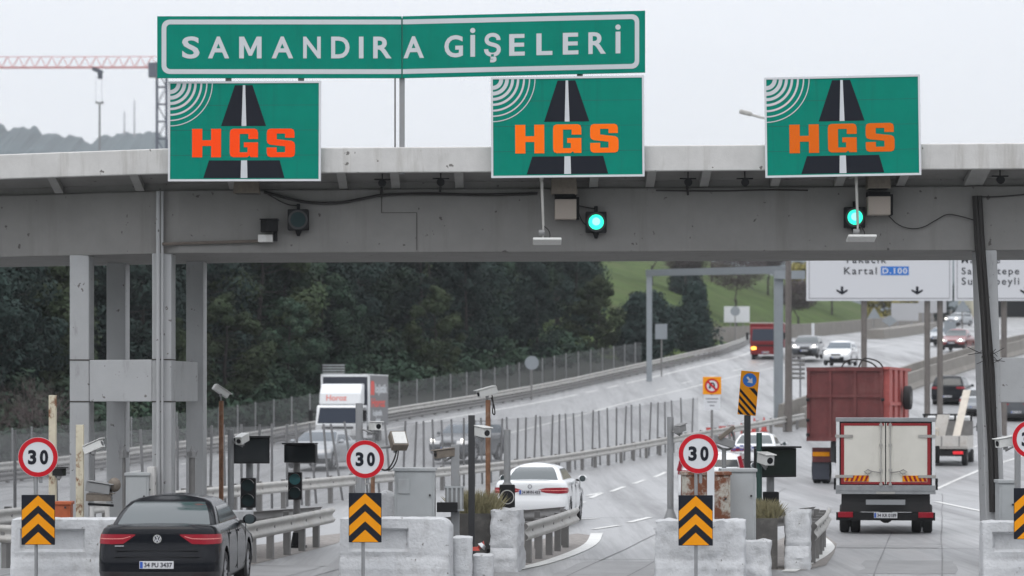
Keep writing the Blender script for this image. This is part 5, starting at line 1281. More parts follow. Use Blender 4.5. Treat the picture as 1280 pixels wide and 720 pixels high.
def container_truck():
    D = 98.5; t = thing('skip_truck', 'high dark red scrap truck with a ribbed side, beyond the cream box truck', 'truck', at(1056, D), -R(14.5), 'trucks on the motorway')
    hw = 1.31; z0, z1, L = 1.50, 3.98, 6.3
    MB().bx(-hw, hw, .0, L, z0, z1).build('container', 'rust_red', t, bevel=.02)
    b = MB()
    for x in (-hw + .06, -.50, .35, hw - .06): b.bx(x - .05, x + .05, -.06, -.001, z0, z1)
    b.bx(-hw, hw, -.07, -.0605, z1 - 1.0, z1 - .9); b.bx(-hw, hw, -.07, -.001, z1 - .1, z1 + .03); b.bx(-hw, hw, -.07, -.001, z0 - .02, z0 + .1); b.build('door_frame', 'rust_red', t)
    r_ = MB()
    for y in [.12 + 1.5 * k for k in range(4)]:
        r_.bx(hw + .001, hw + .20, y, y + .85, z0 + .1, z1 - .05)
    r_.bx(hw + .001, hw + .22, 0, L, z1 - .05, z1 + .04); r_.bx(hw + .001, hw + .22, 0, L, z0, z0 + .09); r_.bx(hw + .201, hw + .24, 0, L, z0 + 1.2, z0 + 1.32); r_.build('side_rib', 'rib_red', t)
    k = MB()
    for x in (-hw + .0, hw - .05):
        for z in (z0 + .2, z0 + .7, z0 + 1.4): k.cyl((x, -.1, z), (x + .1, -.1, z), .05, n=8)
    k.build('hinge', 'matt_black', t)
    MB().bx(-.5, .5, .1, L + .4, .75, z0 - .03).build('chassis', 'under', t)
    MB().bx(-1.2, 1.2, .5, .56, .75, 1.25).build('rear_bar', 'rust_red', t)
    for s in (-1, 1):
        hz = MB(); hz.bx(*sorted((s * .6, s * 1.18)), .49, .499, .95, 1.1); hz.build('hazard_strip', 'sign_amber', t)
        MB().bx(*sorted((s * 1.24, s * .74)), .8, 1.9, .45, 1.15).build('mudguard', 'under', t)
        MB().bx(*sorted((s * .62, s * 1.22)), .60, .64, .15, .72).build('mud_flap', 'navy', t)
    twheels(t, [(s * x, y) for s in (-1, 1) for x in (.82, 1.12) for y in (1.2,)] + [(s * 1.1, L + .9) for s in (-1, 1)], .5, .27)
    MB().bx(-1.22, 1.22, L + .3, L + 2.1, .7, 3.0).build('cab', 'truck_red', t, bevel=.1)
    sp = MB(); y = L - .6; n = 20
    o = wheel(t, hw + .42, 3.6, .42, .26, 1, 'galv_dark'); o.location = (0, 0, 2.55)
    c = MB()
    for k in range(0, 4, 2):
        pts = [(-.3 + .3 * k, 1.2, z1), (-.1 + .3 * k, .8, z1 + .25 + .05 * k), (.3 + .25 * k, .5, z1 + .33), (.8 + .15 * k, .7, z1 + .22), (1.0 + .1 * k, 1.0, z1)]; c.tube(smooth_path(pts, 2), .028)
    c.build('hose', 'cable', t)
container_truck()
def flatbed():
    p = G(1177, 583); t = thing('flatbed_truck', 'small white flatbed truck carrying a leaning pale beam, right of the box truck', 'truck', p, -R(13.5), 'trucks on the motorway')
    hw = 1.02; zb = .80
    MB().bx(-hw, hw, 0, 3.0, zb - .1, zb).build('bed', 'bed_white', t)
    MB().bx(-hw, hw, -.04, -.001, zb - .02, zb + .42).build('tailgate', 'bed_white', t, bevel=.01)
    k = MB()
    for x in (-.7, 0, .7): k.bx(x - .02, x + .02, -.06, -.041, zb, zb + .4)
    k.build('latch', 'galv_dark', t)
    for s in (-1, 1): MB().bx(*sorted((s * hw, s * (hw - .04))), .001, 3.0, zb, zb + .40).build('side_board', 'bed_white', t)
    f = MB(); f.bx(-hw, hw, 2.92, 2.99, zb, zb + 1.0)
    f.build('headboard', 'galv_dark', t); 
    f = MB()
    for x in (-.95, -.45, .3, .95): f.bx(x - .04, x + .04, 2.8, 2.88, zb + 1.0, zb + 1.25)
    f.bx(-hw, hw, 2.8, 2.88, zb + 1.2, zb + 1.28); f.build('rack', 'matt_black', t)
    cb = MB().bx(-.86, .86, 3.05, 4.7, .5, 2.0).build('cab', 'car_white', t, bevel=.08)
    MB().bx(-.6, .6, 3.03, 3.048, 1.35, 1.85).build('rear_window', 'glass_dark', cb)
    MB().bx(-.8, .8, .1, 4.4, .42, zb - .11).build('chassis', 'under', t)
    MB().bx(-.9, .9, .02, .1, .40, .62).build('bumper', 'matt_black', t)
    for s in (-1, 1):
        MB().bx(*sorted((s * .45, s * .85)), -.02, .019, .48, .60).build('tail_lamp', 'lamp_red_lit' if s > 0 else 'lamp_red', t, bevel=.01)
        m = MB().bx(*sorted((s * 1.08, s * 1.22)), 3.9, 3.97, 1.35, 1.70).build('mirror', 'matt_black', t, bevel=.02)
        MB().cyl((s * .86, 4.0, 1.5), (s * 1.1, 3.95, 1.55), .015).build('mirror_arm', 'matt_black', m)
    twheels(t, [(s * .85, y) for s in (-1, 1) for y in (.9, 3.9)], .32, .22)
    loc = p; c, s_ = math.cos(-R(13.5)), math.sin(-R(13.5))
    for lab, x0, x1, za, zc, y, lean, wd, m_ in (('long pale beam standing up from the flatbed truck like a leaning mast', .45, .88, zb, zb + 2.25, .5, 1.6, .30, 'plank'), ('shorter pale board standing in the middle of the flatbed truck', -.35, -.05, zb, zb + 1.25, 1.6, .2, .5, 'bed_white')):
        w3 = Vector((p.x + (x0 * c - y * s_), p.y + (x0 * s_ + y * c), p.z + za + .002)); b = thing('timber_board', lab, 'board', w3, -R(13.5), 'boards carried on the flatbed truck')
        mb = MB(); dx = x1 - x0; hh = zc - za
        mb.add([(-wd / 2, 0, 0), (wd / 2, 0, 0), (wd / 2, .14, 0), (-wd / 2, .14, 0), (-wd / 2 + dx * .9, lean, hh), (wd / 2 + dx * .9, lean, hh), (wd / 2 + dx * .9, lean + .14, hh), (-wd / 2 + dx * .9, lean + .14, hh)], [(0, 1, 2, 3), (4, 5, 6, 7), (0, 1, 5, 4), (1, 2, 6, 5), (2, 3, 7, 6), (3, 0, 4, 7)])
        mb.build('plank', m_, b, bevel=.01)
    w3 = Vector((p.x + (-.6 * c - 1.2 * s_), p.y + (-.6 * s_ + 1.2 * c), p.z + zb + .002))
    b = thing('wooden_crate', 'brown crate on the left of the flatbed truck', 'crate', w3, -R(13.5))
    MB().bx(-.35, .35, -.3, .3, 0, .72).build('crate_body', 'plank', b, bevel=.02); k = MB()
    for z in (.1, .36, .62): k.bx(-.36, .36, -.325, -.3005, z - .05, z + .05)
    k.build('slat', 'bed_white', b)
flatbed()
def cab_front(t, hw, z0, z1, y, L, paint, text='', lit=False, amber=False):
    """cab whose front faces +y, ending at y"""
    mb = MB(); mb.prismx([(y - L, z0), (y, z0), (y + .02, z0 + (z1 - z0) * .42), (y - .30, z1 - .03), (y - .45, z1), (y - L, z1)], -hw, hw)
    c = mb.build('cab', paint, t, bevel=.06, seg=3)
    za = z0 + (z1 - z0) * .46; zb = z1 - .12
    f = lambda z: y + .02 - .32 * (z - z0 - (z1 - z0) * .42) / ((z1 - .03) - z0 - (z1 - z0) * .42)
    w_ = MB(); w_.add([(-hw + .10, f(za) + .012, za), (hw - .10, f(za) + .012, za), (hw - .16, f(zb) + .012, zb), (-hw + .16, f(zb) + .012, zb)], [(0, 1, 2, 3)]); w_.build('windscreen', 'glass_truck', c, fix=False)
    for s in (-1, 1):
        q = MB(); q.add([(s * (hw + .004), y - L * .85, za), (s * (hw + .004), y - .25, za), (s * (hw + .004), y - .5, zb), (s * (hw + .004), y - L * .85, zb)], [(0, 1, 2, 3)]); q.build('side_window', 'glass_dark', c, fix=False)
        MB().bx(*sorted((s * (hw - .08), s * (hw - .42))), y - .01, y + .035, z0 + .22, z0 + .42).build('headlamp', 'lamp_amber' if amber and s > 0 else ('lamp_lit' if lit else 'lamp_clear'), c, bevel=.02)
        m = MB().bx(*sorted((s * (hw + .12), s * (hw + .30))), y - .05, y + .03, za + .1, za + .6).build('mirror', 'matt_black', c, bevel=.03)
        MB().cyl((s * (hw - .05), y - .1, za + .5), (s * (hw + .2), y, za + .5), .018).build('mirror_arm', 'matt_black', m)
    MB().bx(-hw + .3, hw - .3, y + .0, y + .03, z0 + .45, z0 + .56).build('grille', 'black', c)
    MB().bx(-hw, hw, y - .2, y + .08, z0 - .12, z0 + .17).build('bumper', 'cam_grey' if paint != 'truck_red' else 'truck_red', c, bevel=.03)
    plate(t, 0, y + .09, z0 + .03, text or '34 LP 77', back=False)
    return c
def delivery_truck():
    D = 129; p = at(422, D); t = thing('box_truck', 'white cabbed box truck with a grey lettered side coming down behind the silver car', 'truck', p, R(180 - 16), 'trucks on the motorway')
    t.rotation_euler = (0, 0, -R(180 + 8))
    hw = 1.02; c = cab_front(t, hw, .38, 1.90, 0, 1.7, 'car_white', '34 HZ 351')
    sp = MB(); sp.prismx([(-1.5, 1.91), (-.42, 1.91), (-.52, 2.42), (-.92, 2.84), (-1.5, 2.88)], -.95, .95); df = sp.build('roof_fairing', 'car_white', c, bevel=.08, seg=3)
    bh = 1.12; y1, y0, z0, z1 = -1.75, -6.4, .95, 3.25
    bx_ = MB().bx(-bh, bh, y0, y1, z0, z1).build('cargo_box', 'van_side', t, bevel=.01)
    e = MB()
    for s in (-1, 1): e.bx(*sorted((s * (bh + .012), s * (bh - .09))), y1 - .06, y1 + .02, z0, z1 + .012); 
    e.bx(-bh, bh, y1 - .06, y1 + .02, z1 - .07, z1 + .012); e.build('corner_trim', 'car_white', bx_)
    MB().bx(-bh + .09, bh - .09, y1 + .001, y1 + .012, z0, z1 - .07).build('front_panel', 'navy', bx_)
    MB().bx(-bh - .01, bh + .01, y0, y1 - .07, z1 + .001, z1 + .05).build('box_roof', 'car_white', bx_)
    # lettering: red mark and words along the side, pale red word on the fairing
    def side_text(s, y, z, cap, m_, wd=None):
        q = MB(); text_into(q, s, 0, 0, 0, cap, wd, .04); q.v = [(-bh - .006, y - a, z + b) for a, _, b in q.v]; q.build('lettering', m_, bx_, fix=False)
    q = MB(); q.v = []; 
    q.add([(-bh - .006, -2.0, 2.35), (-bh - .006, -2.9, 2.35), (-bh - .006, -2.9, 2.85), (-bh - .006, -2.75, 3.0), (-bh - .006, -2.15, 3.0), (-bh - .006, -2.0, 2.85)], [(0, 1, 2, 3, 4, 5)]); q.build('red_mark', 'van_red', bx_, fix=False)
    side_text('lojistik', -3.1, 2.45, .42, 'letter_grey', 3.0); side_text('Horoz', -2.2, 1.8, .42, 'van_red', 3.4); side_text('lojistik', -2.6, 1.4, .26, 'letter_grey', 2.3); side_text('444', -3.2, 1.08, .22, 'letter_grey', 1.2)
    q = MB(); text_into(q, 'Horoz', 0, 0, 0, .26, .95, .03); q.v = [(.62 - a, 0, 2.10 + b) for a, _, b in q.v]; q.v = [(a, -.42 - .10 * (c_ - 1.91) / .51 + .012, c_) for a, b, c_ in q.v]; q.build('lettering', 'pink_red', df, fix=False)
    MB().bx(-.5, .5, y0, -.6, .5, .9).build('chassis', 'under', t)
    twheels(t, [(s * .88, y) for s in (-1, 1) for y in (-.75, -5.0)], .40, .24)
delivery_truck()
def red_truck():
    p = G(957, 450); t = thing('red_truck', 'small red truck coming down the far road with one amber lamp lit', 'truck', p, 0, 'trucks on the motorway'); t.rotation_euler = (0, 0, -R(180 + 8))
    c = cab_front(t, 1.08, .5, 2.3, 0, 1.7, 'truck_red', '34 TR 60', amber=True)
    b = MB().bx(-1.2, 1.2, -5.6, -1.75, .95, 2.6).build('cargo_box', 'truck_red', t, bevel=.02)
    MB().bx(-1.2, 1.2, -5.6, -1.75, 2.601, 2.68).build('cover', 'bed_white', b)
    MB().bx(-.5, .5, -5.5, -.6, .5, .94).build('chassis', 'under', t)
    twheels(t, [(s * .9, y) for s in (-1, 1) for y in (-.8, -4.6)], .40, .24)
red_truck()
# ------------------------------------------------------------------ trees
def tuft_cloud(rr, clumps, per, size, flat=.75):
    mb = MB()
    for c, r in clumps:
        for k in range(per):
            d = Vector((rr.gauss(0, 1), rr.gauss(0, 1), rr.gauss(0, 1))).normalized(); q = c + Vector((d.x, d.y, d.z * flat)) * r * rr.uniform(.55, 1.05)
            n = (d + Vector((rr.uniform(-.6, .6), rr.uniform(-.6, .6), rr.uniform(-.1, .8)))).normalized()
            u = n.orthogonal().normalized(); u = (Matrix.Rotation(rr.uniform(0, 6.28), 3, n) @ u); v = n.cross(u); s = size * rr.uniform(.6, 1.3)
            k0 = len(mb.v); mb.v += [tuple(q - u * s * .5 - v * s * .22), tuple(q + u * s * .5 - v * s * .16), tuple(q + u * s * .42 + v * s * .24), tuple(q - u * s * .3 + v * s * .28)]; mb.f.append((k0, k0 + 1, k0 + 2, k0 + 3))
    return mb
def limb(mb, a, b, r0, r1, n=5): mb.cyl(a, b, r0, r1, n, cap=False)
def pine_proto(sd, H, RM, shape):
    rr = random.Random(sd); clumps = []; tr = MB(); zz = 0; x = y = 0; prev = Vector((0, 0, -.3)); nseg = 7
    axis = [Vector((0, 0, -.3))]
    for i in range(1, nseg + 1): x += rr.uniform(-.12, .12); y += rr.uniform(-.12, .12); axis.append(Vector((x, y, H * .93 * i / nseg)))
    for i in range(nseg): limb(tr, axis[i], axis[i + 1], .20 * (1 - i / (nseg + 1)), .20 * (1 - (i + 1) / (nseg + 1)), 7)
    nc = 52
    for k in range(nc):
        t = (k + rr.random()) / nc; z = H * (.08 + .90 * t)
        R_ = RM * (shape(t)) * rr.uniform(.8, 1.15); a = rr.uniform(0, 6.28); rad = R_ * (rr.uniform(.45, 1.0) ** .6)
        ax = axis[0].lerp(axis[-1], min(1, z / (H * .93)))
        c = Vector((ax.x + rad * math.cos(a), ax.y + rad * math.sin(a), z + rr.uniform(-.2, .2))); clumps.append((c, rr.uniform(.6, 1.35) * (1.2 - .5 * t)))
        if k % 2 == 0: limb(tr, Vector((ax.x, ax.y, z - .4)), c, .05, .02, 4)
    clumps.append((axis[-1] + Vector((0, 0, H * .05)), .45))
    return tuft_cloud(rr, clumps, 230, .25), tr
def make_tree(name, label, cat, crown_m, crown_mb, trunk_mb, group, trunk_m='bark', crown_name='crown'):
    t = thing(name, label, cat, (0, 0, -500), 0, group)
    trunk_mb.build('trunk', trunk_m, t, smooth=True, fix=False)
    if crown_mb is not None: crown_mb.build(crown_name, crown_m, t, fix=False)
    return t
protos = [make_tree('pine_tree', 'dark green pine standing in the dense wood behind the chain-link fence', 'tree', ('pine', 'pine_blue', 'pine_olive', 'pine', 'pine_blue', 'pine_olive')[k], *pine_proto(10 + k, H, RM, sh), 'pines in the dense wood')
          for k, (H, RM, sh) in enumerate(((10.5, 2.6, lambda t: (1 - t) ** .55 * (.55 + .45 * min(1, t * 5))), (12, 2.9, lambda t: (1 - t ** 2.2) * (.6 + .4 * min(1, t * 4))), (9, 2.3, lambda t: (1 - t) ** .8 * .95 + .12), (11, 3.1, lambda t: math.sin(math.pi * (t * .85 + .12)) ** .7), (13, 3.3, lambda t: .35 + .65 * math.sin(math.pi * min(1, t * .8 + .2)) if t > .25 else .5), (10, 3.0, lambda t: (1 - (2 * t - .9) ** 2 * .75) if t > .1 else .6)))]
used = set()
def place(proto, x, y, sc, rz, label=None):
    if proto.name not in used: used.add(proto.name); o = proto
    else: o = copy_tree(proto)
    hh_ = max(v.co.z for v in next(c for c in o.children if c.name.startswith(('crown', 'branches'))).data.vertices)
    sc = min(sc, (CH + 296 * y / F - h(x, y)) / hh_ / 1.06)
    o.location = (x, y, h(x, y)); o.scale = (sc, sc, sc * random.uniform(.92, 1.1)); o.rotation_euler = (0, 0, rz)
    if label: o['label'] = label
    return o
rt = random.Random(42)
# rows of pines along the fence, the front row tightest
fp = [p for p in fen]
def fence_pt(px, off):
    best = min(fp, key=lambda p: abs((p.x / p.y) * F + 640 - px)); i = fp.index(best)
    d = fp[min(i + 1, len(fp) - 1)] - fp[max(i - 1, 0)]; d.z = 0; d.normalize(); q = best + Vector((-d.y, d.x, 0)) * off
    return q
for off, step, s0, s1 in ((4.6, 66, .55, .8), (8.5, 50, .85, 1.1), (14, 50, 1.0, 1.3), (21, 52, 1.15, 1.5), (29, 56, 1.3, 1.7)):
    px = -40 + rt.uniform(0, 20)
    while px < 1010:
        q = fence_pt(px, off + rt.uniform(-1.5, 1.5)); lim = 768
        pxq = q.x / q.y * F + 640
        if pxq < lim and not (off < 5 and (rt.random() < .25)):
            k = rt.choice([0, 1, 2, 3, 4, 5, 3, 4, 1, 0]); place(protos[k], q.x, q.y, rt.uniform(s0, s1) * (.95 if px < 400 else .9), rt.uniform(0, 6.28))
        px += step * rt.uniform(.75, 1.3) * (1.0 if px < 400 else .8)
# dense undergrowth along the foot of the wood
ur = random.Random(9); cl = []
for px in range(-60, 800, 5):
    for off in (2.9, 4.6, 7.0):
        q = fence_pt(px, off + ur.uniform(-.5, .8)); z = h(q.x, q.y)
        cl.append((Vector((q.x, q.y, z + ur.uniform(.2, .7 + .22 * off))), ur.uniform(.6, 1.1)))
o = tuft_cloud(ur, cl, 90, .27).build('undergrowth', 'pine', fix=False); o['kind'] = 'stuff'
# bare shrubs on the left under the pines
def bare_mb(rr, H, spread, depth=5, r=.035, up=.6, nstem=6):
    mb = MB()
    def grow(p, d, L, r, k):
        q = p + d * L; limb(mb, p, q, r, r * .7, 4)
        if k == 0: return
        for _ in range(2 if rr.random() < .75 else 3):
            nd = (d + Vector((rr.uniform(-1, 1) * spread, rr.uniform(-1, 1) * spread, rr.uniform(-.3, .6) * up))).normalized(); grow(q, nd, L * rr.uniform(.62, .88), r * .66, k - 1)
    for _ in range(nstem):
        d = Vector((rr.uniform(-.7, .7), rr.uniform(-.7, .7), 1)).normalized(); grow(Vector((rr.uniform(-.2, .2), rr.uniform(-.2, .2), -.1)), d, H * .30, r, depth)
    return mb
shrub = [thing('bare_shrub', 'leafless grey shrub in front of the pines at the left edge', 'shrub', (0, 0, -500), 0, 'leafless shrubs under the pines') for _ in range(2)]
for k, s in enumerate(shrub): bare_mb(random.Random(70 + k), 3.2, .65, 5, .03).build('branches', 'bare', s, fix=False)
for px, off, sc in ((-5, 3.0, 1.1), (18, 2.6, 1.0), (42, 2.4, .9), (62, 2.6, 1.25), (84, 2.4, .9), (125, 2.6, 1.0), (168, 2.5, .8)):
    q = fence_pt(px, off); place(shrub[int(px) % 2], q.x, q.y, sc, px)
b = thing('brown_bush', 'brown withered bush among the pines at the upper left', 'bush', (0, 0, 0)); q = fence_pt(40, 4.5); b.location = (q.x, q.y, h(q.x, q.y)); tk = MB(); limb(tk, (0, 0, -.3), (0, 0, 4.4), .1, .05); tk.build('trunk', 'bark', b, fix=False)
rr = random.Random(5); m = tuft_cloud(rr, [(Vector((rr.uniform(-1, 1), rr.uniform(-.6, .6), rr.uniform(4.6, 6.0))), .5) for _ in range(10)], 60, .25); m.build('crown', 'bare_brown', b, fix=False)
# trees on the green hill
def round_bare(rr, H, R_):
    mb = bare_mb(rr, H * .8, .55, 6, .09, .5, 1); tr = MB(); limb(tr, (0, 0, -.3), (0, 0, H * .3), .13, .1); mb2 = MB(); mb2.v = [(x, y, z + H * .28) for x, y, z in mb.v]; mb2.f = mb.f
    for _ in range(260):
        d = Vector((rr.gauss(0, 1), rr.gauss(0, 1), rr.gauss(0, 1))).normalized(); q = Vector((0, 0, H * .66)) + Vector((d.x * R_, d.y * R_, d.z * R_ * .72)) * rr.uniform(.3, 1)
        e = q + (d + Vector((rr.uniform(-.5, .5), rr.uniform(-.5, .5), .5))).normalized() * rr.uniform(.3, .7); limb(mb2, q, e, .028, .012, 3)
    for _ in range(2600):
        d = Vector((rr.gauss(0, 1), rr.gauss(0, 1), rr.gauss(0, 1))).normalized(); q = Vector((0, 0, H * .66)) + Vector((d.x * R_, d.y * R_, d.z * R_ * .72)) * (rr.uniform(.2, 1) ** .5)
        e = q + Vector((rr.uniform(-1, 1), rr.uniform(-1, 1), rr.uniform(-.4, 1))).normalized() * rr.uniform(.25, .5); limb(mb2, q, e, .032, .014, 3)
    return mb2, tr
def hill_pt(px, D): x = (px - 640) * D / F; return x, D
for px, D, H, lab in ((920, 285, 8.2, 'round leafless purple-brown tree on the green hill above the red truck'), (858, 290, 7, 'darker leafless tree on the hill left of the round one'), (815, 300, 6.5, 'thin pale leafless tree at the left end of the hill'), (998, 300, 6, 'small leafless tree on the hill behind the steel post'), (890, 330, 7, 'leafless tree on the upper hill under the gantry beam'), (960, 335, 7, 'pale leafless tree on the upper hill'), (1040, 340, 7, 'leafless tree behind the big white direction sign')):
    c, tr = round_bare(random.Random(int(px)), H, H * .36); t = make_tree('bare_tree', lab, 'tree', 'bare', c, tr, 'leafless trees on the hill'); x, y = hill_pt(px, D); t.location = (x, y, h(x, y))
def fir_proto(sd, H, RM):
    return pine_proto(sd, H, RM, lambda t: (1 - t) ** .75 * (.75 + .25 * min(1, 6 * t)))
for px, D, H, RM, lab in ((868, 219, 4.8, 1.3, 'dark conifer by itself at the bend, left of the red truck'), (817, 204, 4.3, 1.15, 'dark conifer behind the left post of the empty steel portal'), (797, 198, 4.4, 1.3, 'dark conifer at the end of the wood with the small grey board in front'), (843, 224, 2.6, 1.1, 'low dark conifer between two taller conifers at the bend'), (856, 300, 4.5, 1.6, 'dark conifer high on the green hill')):
    c, tr = fir_proto(int(px), H, RM); t = make_tree('fir_tree', lab, 'tree', 'fir', c, tr, 'conifers at the foot of the hill'); x, y = hill_pt(px, D); t.location = (x, y, h(x, y))
for px, D, R_, lab, mm in ((1105, 350, 2.6, 'yellowish bush under the big white direction sign', 'yellow_leaf'), (1140, 372, 2.2, 'yellow green bush beside the white boards', 'yellow_leaf'), (1180, 380, 3.2, 'dark green round tree left of the cream building', 'fir'), (1010, 352, 2.4, 'yellow green bush on the hill behind the sign poles', 'yellow_leaf')):
    rr = random.Random(int(px)); cl = [(Vector((rr.uniform(-1, 1) * R_ * .8, rr.uniform(-.6, .6) * R_, 1.0 + rr.uniform(0, 1.6) * R_ * .8)), R_ * .38) for _ in range(22)]
    tk = MB(); limb(tk, (0, 0, -.3), (0, 0, R_), .15, .06); t = make_tree('round_bush', lab, 'bush', mm, tuft_cloud(rr, cl, 70, .5), tk, 'bushes by the far road'); x, y = hill_pt(px, D); t.location = (x, y, h(x, y))

# ------------------------------------------------------------------ empty steel portal, big direction sign, poles and small signs
a = G(812, 458); a = at(811.5, 182)
t = wthing('steel_portal', 'empty grey steel sign portal, bare beam over the oncoming road', 'gantry', a)
D2 = 146; bpt = at(973, D2); zt = CH + 160 * D2 / F
MB().box((a.x, a.y, (a.z + CH + 155 * 182 / F) / 2), (.34, .34, CH + 155 * 182 / F - a.z)).build('post', 'steel_blue', t)
MB().box((bpt.x, bpt.y, (bpt.z + CH + 151 * D2 / F) / 2), (.44, .4, CH + 151 * D2 / F - bpt.z + .2)).build('post', 'steel_blue', t)
p0, p1 = Vector((a.x - .2, a.y, CH + 159 * 182 / F)), Vector((bpt.x + .55, bpt.y, CH + 163.5 * D2 / F)); mb = MB()
mb.add([p0 + Vector((0, 0, -.2)), p1 + Vector((0, 0, -.2)), p1 + Vector((0, 0, .17)), p0 + Vector((0, 0, .2)), p0 + Vector((0, .4, -.2)), p1 + Vector((0, .4, -.2)), p1 + Vector((0, .4, .17)), p0 + Vector((0, .4, .2))], [(0, 1, 2, 3), (4, 5, 6, 7), (0, 1, 5, 4), (1, 2, 6, 5), (2, 3, 7, 6), (3, 0, 4, 7)]); mb.build('beam', 'steel_blue', t)
MB().box(pt(987, 343.5, D2 - .3), (1.55, .3, .42)).build('end_bracket', 'steel_blue', t)
def big_sign():
    D = 137; u = D / F; P = lambda x, y: pt(x, y, D)
    t = wthing('direction_sign', 'huge white overhead direction sign with Kartal and black arrows, on tall brown poles', 'sign', at(1100, D))
    for x0, x1 in ((1008, 1190.5), (1193, 1400)):
        q = [P(x0, 376), P(x1, 376), P(x1, 255), P(x0, 255)]; pl = MB().prism([(v.x, v.z) for v in q], D, D + .06).build('panel', 'sign_panel', t); pl['_o'] = t['_o']
        e = MB()
        ins, th = 3.0, 1.0
        for a_, b_, c_, d_ in ((x0 + ins, x1 - ins, 372.5, 373.7), (x0 + ins, x0 + ins + th, 258, 372.5), (x1 - ins - th, x1 - ins, 258, 372.5)):
            e.rect(P(a_, 0).x, P(b_, 0).x, P(0, d_).z, P(0, c_).z, D - .006)
        e.build('border', 'mast_grey', pl, fix=False)
    tx = MB()
    def word(s, x0, x1, ybase, cap): 
        text_into(tx, s, P(x0, 0).x, P(0, ybase).z, D - .008, cap * u, (x1 - x0) * u, .012, 1.25)
    word('Yakacık', 1055, 1108, 329, 11); word('Kartal', 1055, 1096, 343, 9); word('Maltepe', 1202, 1250, 329, 9.5); word('Sancaktepe', 1202, 1274, 343, 8.5); word('Sultanbeyli', 1202, 1274, 356, 9)
    for cx in (1052.5, 1146.5, 1282):
        for pl_ in ([(-1.6, 358), (1.6, 358), (1.6, 366), (-1.6, 366)], [(-7, 361.5), (-7, 364), (0, 368.5), (7, 364), (7, 361.5), (0, 365)]): tx.poly([(P(cx + a_, 0).x, P(0, b_).z) for a_, b_ in pl_], D - .008 - (.002 if len(pl_) == 6 else 0))
    tx.build('lettering', 'sign_black', t, fix=False)
    b = MB(); b.rect(P(1101, 0).x, P(1136, 0).x, P(0, 344).z, P(0, 333).z, D - .008); bb = b.build('route_badge', 'sign_blue', t, fix=False); bb['_o'] = t['_o']
    b = MB(); text_into(b, 'D.100', P(1103, 0).x, P(0, 342).z, D - .012, 7 * u, 31 * u, .02, 1.2); b.build('badge_text', 'sign_white', bb, fix=False)
    for px, dd in ((1080, .25), (1159, .25), (1175, .3), (1255, .3)):
        X = (px - 640) * (D + dd) / F; z0 = h(X, D + dd); MB().cyl((X, D + dd, z0 - .2), (X, D + dd, CH + 240 * u), .14).build('pole', 'wood_post', t, smooth=True)
big_sign()
D = 140; q = at(985.5, D); t = wthing('lamp_post', 'tall brown lamp post whose lamp peeps out left of the right toll panel', 'street lamp', q)
X = q.x; zt = CH + 352 * D / F; MB().cyl(q, (X, D, zt), .19, .10).build('pole', 'wood_post', t, smooth=True)
arm = MB(); arm.tube(smooth_path([Vector((X, D, zt - .3)), Vector((X - .2, D, zt)), pt(955, 148, D), pt(938, 143, D)], 2), .06); arm.build('arm', 'galv', t, smooth=True)
MB().box(pt(932, 141, D), (.62, .3, .2), Matrix.Rotation(R(14), 3, 'Y')).build('lamp_head', 'galv', t, bevel=.05)
def flat_sign(label, px, D, x0, x1, y0, y1, m='sign_back', poles=1, lattice=False, name='road_sign', back=None, round_=False, pm='galv_dark', group=None, diamond=False, tri=False, ybase=None):
    u = D / F; b = at(px, D); t = thing(name, label, 'sign', b, 0, group); Z = lambda y: CH + (500 - y) * u - b.z; Xo = lambda x: (x - px) * u
    zt = Z(y0) - .1
    xs_ = [0] if poles == 1 else [Xo(x0) + (Xo(x1) - Xo(x0)) * (k + .5) / poles for k in range(poles)]
    pl = MB()
    for x in xs_: pl.cyl((x, .06, -.2), (x, .06, zt), .05, n=8)
    pl.build('pole', pm, t)
    if round_: MB().cyl((Xo((x0 + x1) / 2), -.02, (Z(y0) + Z(y1)) / 2), (Xo((x0 + x1) / 2), .0, (Z(y0) + Z(y1)) / 2), (x1 - x0) * u / 2, n=28).build('panel', m, t)
    elif diamond: cx, cz, r = (x0 + x1) / 2, (y0 + y1) / 2, 0; MB().prism([(Xo(x0), Z(cz)), (Xo(cx), Z(y1)), (Xo(x1), Z(cz)), (Xo(cx), Z(y0))], -.02, 0).build('panel', m, t)
    elif tri: MB().prism([(Xo(x0), Z(y1)), (Xo(x1), Z(y1)), (Xo((x0 + x1) / 2), Z(y0))], -.02, 0).build('panel', m, t)
    elif lattice:
        b_ = MB(); nb = 6; hh = (Z(y0) - Z(y1)) / nb
        for k in range(nb): b_.bx(Xo(x0), Xo(x1), -.02, 0, Z(y1) + hh * k, Z(y1) + hh * (k + .55))
        b_.build('panel', m, t)
    else: MB().bx(Xo(x0), Xo(x1), -.02, .0, Z(y1), Z(y0)).build('panel', m, t, bevel=.01)
    return t, u, Xo, Z
flat_sign('back of a round grey sign at the wood edge above the rusty camera post', 664.5, 165, 656, 673.5, 445, 462, round_=True, m='steel_blue')
flat_sign('lattice-backed pale board at the wood edge left of the white truck', 417, 150, 403, 431, 454, 474, m='cabinet', poles=3, pm='matt_black', lattice=True)
flat_sign('small grey rectangular board beside the left portal post', 827, 186, 819, 834, 405, 424, m='steel_blue')
flat_sign('white board on the hill above the red truck', 921, 262, 905, 937, 383, 403, m='sign_white', poles=2)
flat_sign('back of a round grey sign in front of the white hillside board', 919, 255, 913, 925, 382, 396, round_=True, m='steel_blue')
flat_sign('wide white boards on thin poles beyond the median, right of the sign pole', 1131, 300, 1114, 1148, 379, 401, m='board_grey', poles=2, pm='mast_grey')
flat_sign('white boards close under the big direction sign', 1166, 318, 1148, 1183, 371, 391, m='board_grey', poles=3, pm='mast_grey')
